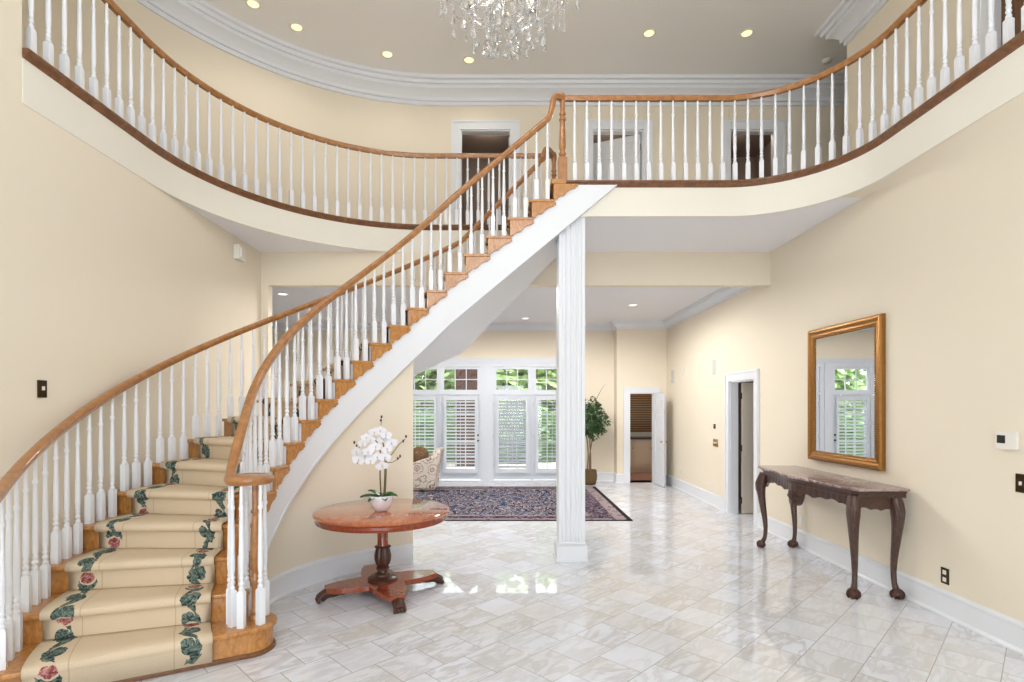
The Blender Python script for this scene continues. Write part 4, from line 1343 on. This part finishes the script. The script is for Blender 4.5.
for k in range(14):
    a1 = 2*pi*k/14+.1; a2 = 2*pi*(k+1)/14+.1
    p1 = o0+Vector((.50*cos(a1), .50*sin(a1), .56)); p2 = o0+Vector((.50*cos(a2), .50*sin(a2), .56)); p3 = o0+Vector((.12*cos(a1), .12*sin(a1), .26)); p4 = o0+Vector((.05*cos(a1), .05*sin(a1), .78))
    m = MB()
    for j in range(14): bead(m, p1.lerp(p2, j/13)-Vector((0,0,.12*sin(pi*j/13))), .009)
    for j in range(26): bead(m, p1.lerp(p3, j/25)-Vector((0,0,.06*sin(pi*j/25))), .0085)
    for j in range(26): bead(m, p1.lerp(p4, j/25)-Vector((0,0,.10*sin(pi*j/25))), .0085)
    m.build('bead_swag', M['crystal'], ch, smooth=0)

# ------------------------------------------------------------------ far room furnishings
RX0, RX1, RY0, RY1 = -2.4, 1.81, 7.77, 11.07
o = MB().box(RX0, RX1, RY0, RY1, 0, .011).build('area_rug', rug_mat((RX1-RX0)/2, (RY1-RY0)/2), None, smooth=0, rel=((RX0+RX1)/2, (RY0+RY1)/2, 0))
tag(o, 'navy and pink patterned rug on the marble floor before the french doors', 'rug')
# ficus
fx, fy = 1.74, 11.42
fi = thing('potted_ficus', (fx, fy, 0), 'green ficus tree in a brown basket between the column and the pantry door', 'potted plant')
MB().lathe([(.10,0),(.13,.01),(.158,.10),(.165,.20),(.15,.29),(.157,.31),(.145,.315),(.135,.28),(.05,.26)], (fx,fy,0), 28).build('basket', M['basket'], fi, smooth=60)
MB().lathe([(.02,.27),(.14,.275),(.05,.29)], (fx,fy,0), 16).build('soil', M['soil'], fi)
for dx, tx_ in ((-.05, -.08), (.03, .02), (.0, .10)):
    MB().tube(smooth_path([(fx+dx,fy,.27),(fx+dx*.6+.01,fy+.01,.6),(fx+tx_*.6,fy,.95),(fx+tx_*1.5,fy-.02,1.45)], 5), [.017-.0006*k for k in range(16)], 7).build('trunk', M['trunk'], fi, smooth=60)
fo = MB()
for k in range(1350):
    while True:
        q = Vector((random.uniform(-1,1), random.uniform(-1,1), random.uniform(-1,1)))
        if q.length < 1 and (q.length > .35): break
    wz = .5; wx = .43*(1-.25*max(0, q.z))
    lump = .85+.15*sin(q.x*9+q.z*7)
    c = Vector((fx+.02+q.x*wx*lump, fy-.05+q.y*.34, 1.40+q.z*wz*lump))
    a = random.uniform(0, 2*pi)
    fo.leaf(c, (cos(a), sin(a), random.uniform(-.9, .1)), (random.uniform(-.4,.4), random.uniform(-.8,.2), 1), random.uniform(.065,.105), random.uniform(.019,.029))
fo.build('foliage', M['leafgreen'], fi, smooth=80)
MB().tube([(fx+.12,fy,1.75),(fx+.25,fy,2.0),(fx+.33,fy,2.12)], [.006,.004,.002], 5).build('twig', M['trunk'], fi)

# floral armchair facing left
ac = thing('armchair', (-1.75, 10.75, .011), 'floral upholstered armchair on the rug by the french doors', 'armchair')
z0 = .011
X1, Xf, Ya, Yb = -1.40, -2.15, 10.38, 11.05
MB().box(Xf, X1, Ya, Yb, z0+.02, z0+.34).build('skirted_base', M['floral'], ac, smooth=40, bevel=.03, bseg=3)
m = MB(); m.add([(-1.55,Ya,z0+.30),(-1.38,Ya,z0+.30),(-1.38,Yb,z0+.30),(-1.55,Yb,z0+.30),(-1.43,Ya+.02,.80),(-1.26,Ya+.02,.83),(-1.26,Yb-.02,.83),(-1.43,Yb-.02,.80)], [(0,3,2,1),(4,5,6,7),(0,1,5,4),(1,2,6,5),(2,3,7,6),(3,0,4,7)])
m.build('backrest', M['floral'], ac, smooth=40, bevel=.04, bseg=3)
for ya in (Ya-.02, Yb-.10):
    m = MB(); m.add([(-2.05,ya,z0+.05),(-1.40,ya,z0+.05),(-1.40,ya+.12,z0+.05),(-2.05,ya+.12,z0+.05),(-2.05,ya,.48),(-1.32,ya,.74),(-1.32,ya+.12,.74),(-2.05,ya+.12,.48)], [(0,3,2,1),(4,5,6,7),(0,1,5,4),(1,2,6,5),(2,3,7,6),(3,0,4,7)])
    m.build('arm', M['floral'], ac, smooth=40, bevel=.035, bseg=3)
MB().box(Xf+.02, -1.52, Ya+.10, Yb-.10, z0+.34, z0+.46).build('seat_cushion', M['floral'], ac, smooth=40, bevel=.03, bseg=3)
pl_ = MB().ball((-1.73, 10.70, .672), (.19, .09, .19), 16, 10)
for v_ in pl_.v:
    v_.z += .0
o = pl_.build('throw_pillow', M['pillow'], None, smooth=80, rel=(-1.72, 10.66, .47))
tag(o, 'brown patterned pillow leaning in the floral armchair', 'pillow')

# ------------------------------------------------------------------ pantry beyond the far right door
pw = MB().box(2.48, 2.56, 12.03, 14.6, 0, 2.8).box(4.6, 4.7, 11.72, 14.6, 0, 2.8).box(2.5, 4.7, 14.5, 14.6, 0, 2.8).box(3.56, 4.7, 11.62, 11.72, 0, 2.8)
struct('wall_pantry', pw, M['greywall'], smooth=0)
struct('ceiling_pantry', MB().box(2.48, 4.7, 11.72, 14.6, 2.75, 2.85), M['ceil2'])
struct('floor_pantry', MB().box(2.48, 4.7, 11.72, 14.6, -.1, 0), M['terracotta'])
cb = thing('base_cabinet', (3.6, 13.6, 0), 'beige base cabinet with panel doors seen through the pantry door', 'cabinet')
MB().box(2.7, 4.58, 13.45, 14.0, .1, .84).box(2.7, 4.58, 13.5, 14.0, 0, .1).build('body', M['cabinet'], cb, smooth=0)
for k in range(4):
    xa = 2.72+k*.46
    dd = MB().box(xa, xa+.44, 13.425, 13.45, .14, .82); dd.box(xa+.07, xa+.37, 13.418, 13.43, .21, .75)
    d_ = dd.build('door', M['cabinet'], cb, smooth=0, bevel=.005)
    MB().ball((xa+.40, 13.41, .62), .014).build('knob', M['dkbrass'], d_)
o = MB().box(2.66, 4.58, 13.4, 14.02, .84, .88).build('countertop', M['counter'], None, smooth=0, bevel=.005)
tag(o, 'dark countertop on the pantry base cabinet', 'countertop')
bd = thing('window_blind', (3.75, 14.4, .95), 'brown slatted window blind above the pantry countertop', 'blind')
m = MB()
for k in range(18): m.obox((3.65, 14.42, 1.0+k*.062), (.62, .028, .004), Matrix.Rotation(radians(-55), 3, 'X'))
m.build('slats', M['slatwood'], bd, smooth=0)
MB().box(3.02, 4.28, 14.38, 14.47, 2.1, 2.16).build('headrail', M['slatwood'], bd, smooth=0)
# room behind the right door
rr_ = MB().box(3.56, 6.5, 9.6, 9.7, 0, 2.8).box(6.4, 6.5, 6.0, 9.7, 0, 2.8).box(3.56, 6.5, 6.0, 6.1, 0, 2.8)
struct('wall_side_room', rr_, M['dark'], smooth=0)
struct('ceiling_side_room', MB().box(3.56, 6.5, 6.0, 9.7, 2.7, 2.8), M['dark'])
struct('floor_side_room', MB().box(3.56, 6.5, 6.0, 9.7, -.1, 0), M['marble'])

# ------------------------------------------------------------------ garden outside the french doors
struct('ground', MB().box(-16, 12, 12.02, 40, -.16, -.06), M['patio'])
def foliage(m, c, r, n, s):
    for k in range(n):
        while True:
            q = Vector((random.uniform(-1,1), random.uniform(-1,1), random.uniform(-1,1)))
            if .3 < q.length < 1: break
        p = Vector(c)+Vector((q.x*r[0], q.y*r[1], q.z*r[2]))
        a = random.uniform(0, 2*pi)
        m.leaf(p, (cos(a), sin(a), random.uniform(-.6,.6)), (random.uniform(-.5,.5), random.uniform(-1,.3), .8), s*random.uniform(.7,1.3), s*.3)
hd = thing('hedge', (-.5, 17, -.06), 'clipped green hedge across the patio outside the french doors', 'hedge')
m = MB(); foliage(m, (-.5, 17, .75), (6.5, .6, .95), 3600, .24)
m.box(-6.5, 5.5, 16.8, 17.3, -.06, 1.45)
m.build('foliage', M['hedge'], hd, smooth=80)
trees = [(-4.6, 19.5, 1.9, 'pale green garden tree furthest left outside the french doors'), (-2.6, 21, 2.2, 'tall green tree left of the brown shed'), (-.2, 19.5, 1.9, 'bright garden tree behind the closed-louver french door'), (2.2, 20.5, 2.1, 'garden tree partly hidden behind the column'), (4.8, 19, 1.8, 'garden tree furthest right outside'), (-6.5, 25, 3.4, 'large tree at the back of the garden on the left'), (-1.2, 26, 3.6, 'large tree at the back of the garden in the middle'), (4.2, 25, 3.4, 'large tree at the back of the garden on the right')]
for (x_, y_, s_, lb) in trees:
    tr_ = thing('garden_tree', (x_, y_, -.06), lb, 'tree', 'garden trees outside the french doors')
    MB().tube(smooth_path([(x_,y_,-.06),(x_+.1,y_,1.2),(x_,y_,2.4),(x_+.1,y_,3.2)], 4), [.16-.006*k for k in range(13)], 8).build('trunk', M['bark'], tr_, smooth=60)
    m = MB(); foliage(m, (x_, y_, 2.7), (s_*1.15, s_*.9, s_*1.2), 2000, .42); m.build('crown', M['tree'], tr_, smooth=80)
sh = thing('garden_shed', (-1.12, 15.6, -.06), 'brown timber shed outside, seen through the second french door', 'shed')
m = MB().box(-1.46, -.80, 15.2, 16.2, -.06, 3.2)
for k in range(8): m.box(-1.46+k*.09, -1.46+k*.09+.02, 15.18, 15.2, -.06, 3.2)
m.build('walls', M['brick'], sh, smooth=0)
m = MB(); m.add([(-1.6,15.05,3.15),(-.66,15.05,3.15),(-.66,16.35,3.15),(-1.6,16.35,3.15),(-1.13,15.05,3.6),(-1.13,16.35,3.6)], [(0,3,2,1),(0,1,4),(2,3,5),(1,2,5,4),(3,0,4,5)])
m.build('roof', M['bark'], sh, smooth=0)

# ------------------------------------------------------------------ lights
def area(name, loc, rot, sx, sy, e, col=(1,1,1)):
    l = bpy.data.lights.new(name, 'AREA'); l.shape = 'RECTANGLE'; l.size = sx; l.size_y = sy; l.energy = e; l.color = col
    o = bpy.data.objects.new(name, l); COL.objects.link(o); o.location = loc; o.rotation_euler = rot
    return o
area('front_window_daylight', (0, -2.05, 5.15), (radians(90), 0, 0), 3.3, 2.4, 90, (.77, .885, 1))
area('entrance_daylight', (0, -2.05, 1.4), (radians(90), 0, 0), 3.3, 2.5, 62, (.84, .92, 1))
for k in range(6):
    a = 2*pi*k/6
    l = bpy.data.lights.new('chandelier_bulb', 'POINT'); l.energy = 9; l.color = (1, .94, .86); l.shadow_soft_size = .06
    o = bpy.data.objects.new('chandelier_bulb', l); COL.objects.link(o); o.parent = ch
    o.location = Vector((HX+.50*cos(a+.1), HY+.50*sin(a+.1), 5.38))-wloc(ch)
def spotl(x, y, z, e):  # unseen fill spot added to brighten a room, no fixture behind it
    l = bpy.data.lights.new('fill_spot', 'SPOT'); l.energy = e; l.spot_size = radians(178); l.spot_blend = .35; l.shadow_soft_size = .15; l.color = (1, .965, .92)
    o = bpy.data.objects.new('fill_spot', l); COL.objects.link(o); o.location = (x, y, z)
for x_, y_ in ((-1.8, 8.3), (.4, 8.3), (-1.9, 9.4), (-.2, 9.4), (1.3, 9.4), (1.5, 8.6)): spotl(x_, y_, ZFAR-.03, 120)
spotl(3.4, 13.0, 2.7, 80)
spotl(5.0, 7.4, 2.65, 22)
for a, b in ops:
    l = bpy.data.lights.new('bedroom_fill', 'POINT'); l.energy = 7; l.color = (1, .88, .76); l.shadow_soft_size = .1  # added fill light so the upper room is not black, no fixture
    o = bpy.data.objects.new('bedroom_fill', l); COL.objects.link(o); o.location = ((a+b)/2, 9.3, 6.3)
sun = bpy.data.lights.new('sun', 'SUN'); sun.energy = 6.0; sun.angle = radians(1); sun.color = (1, .96, .88)
so = bpy.data.objects.new('sun', sun); COL.objects.link(so)
so.rotation_euler = Vector((-.72, .05, -.69)).to_track_quat('-Z', 'Y').to_euler()
po = area('window_portal', (-.47, 12.1, 1.3), (radians(-90), 0, 0), 3.9, 2.6, 0)
po.data.cycles.is_portal = True
w = bpy.data.worlds.new('World'); S.world = w; w.use_nodes = True
nt = w.node_tree; bg = nt.nodes['Background']
sky = nt.nodes.new('ShaderNodeTexSky'); sky.sky_type = 'PREETHAM' if False else 'HOSEK_WILKIE'
sky.sun_direction = Vector((.72, -.05, .69)).normalized(); sky.turbidity = 4
mx = nt.nodes.new('ShaderNodeMix'); mx.data_type = 'RGBA'; mx.inputs[0].default_value = .6
nt.links.new(sky.outputs[0], mx.inputs[6]); mx.inputs[7].default_value = (.95, .98, 1, 1)
nt.links.new(mx.outputs[2], bg.inputs['Color']); bg.inputs['Strength'].default_value = 6.0

# ------------------------------------------------------------------ camera
cam = bpy.data.cameras.new('camera'); cam.sensor_width = 36; cam.lens = 540/1024*36
cam.shift_x = 5/1024; cam.shift_y = 66/1024; cam.clip_start = .05; cam.clip_end = 200
c_ = bpy.data.objects.new('camera', cam); COL.objects.link(c_); c_.location = (0, 0, 1.64); c_.rotation_euler = (radians(90), 0, 0)
S.camera = c_
S.view_settings.view_transform = 'Standard'; S.view_settings.look = 'None'
S.view_settings.exposure = -0.02; S.view_settings.gamma = 1; S.view_settings.use_curve_mapping = False
try:
    S.cycles.use_denoising = True; S.cycles.denoising_prefilter = 'NONE'; S.cycles.use_adaptive_sampling = False
    S.cycles.max_bounces = 10; S.cycles.transparent_max_bounces = 12
    S.cycles.caustics_reflective = False; S.cycles.caustics_refractive = False
    S.cycles.sample_clamp_indirect = 6
except Exception: pass
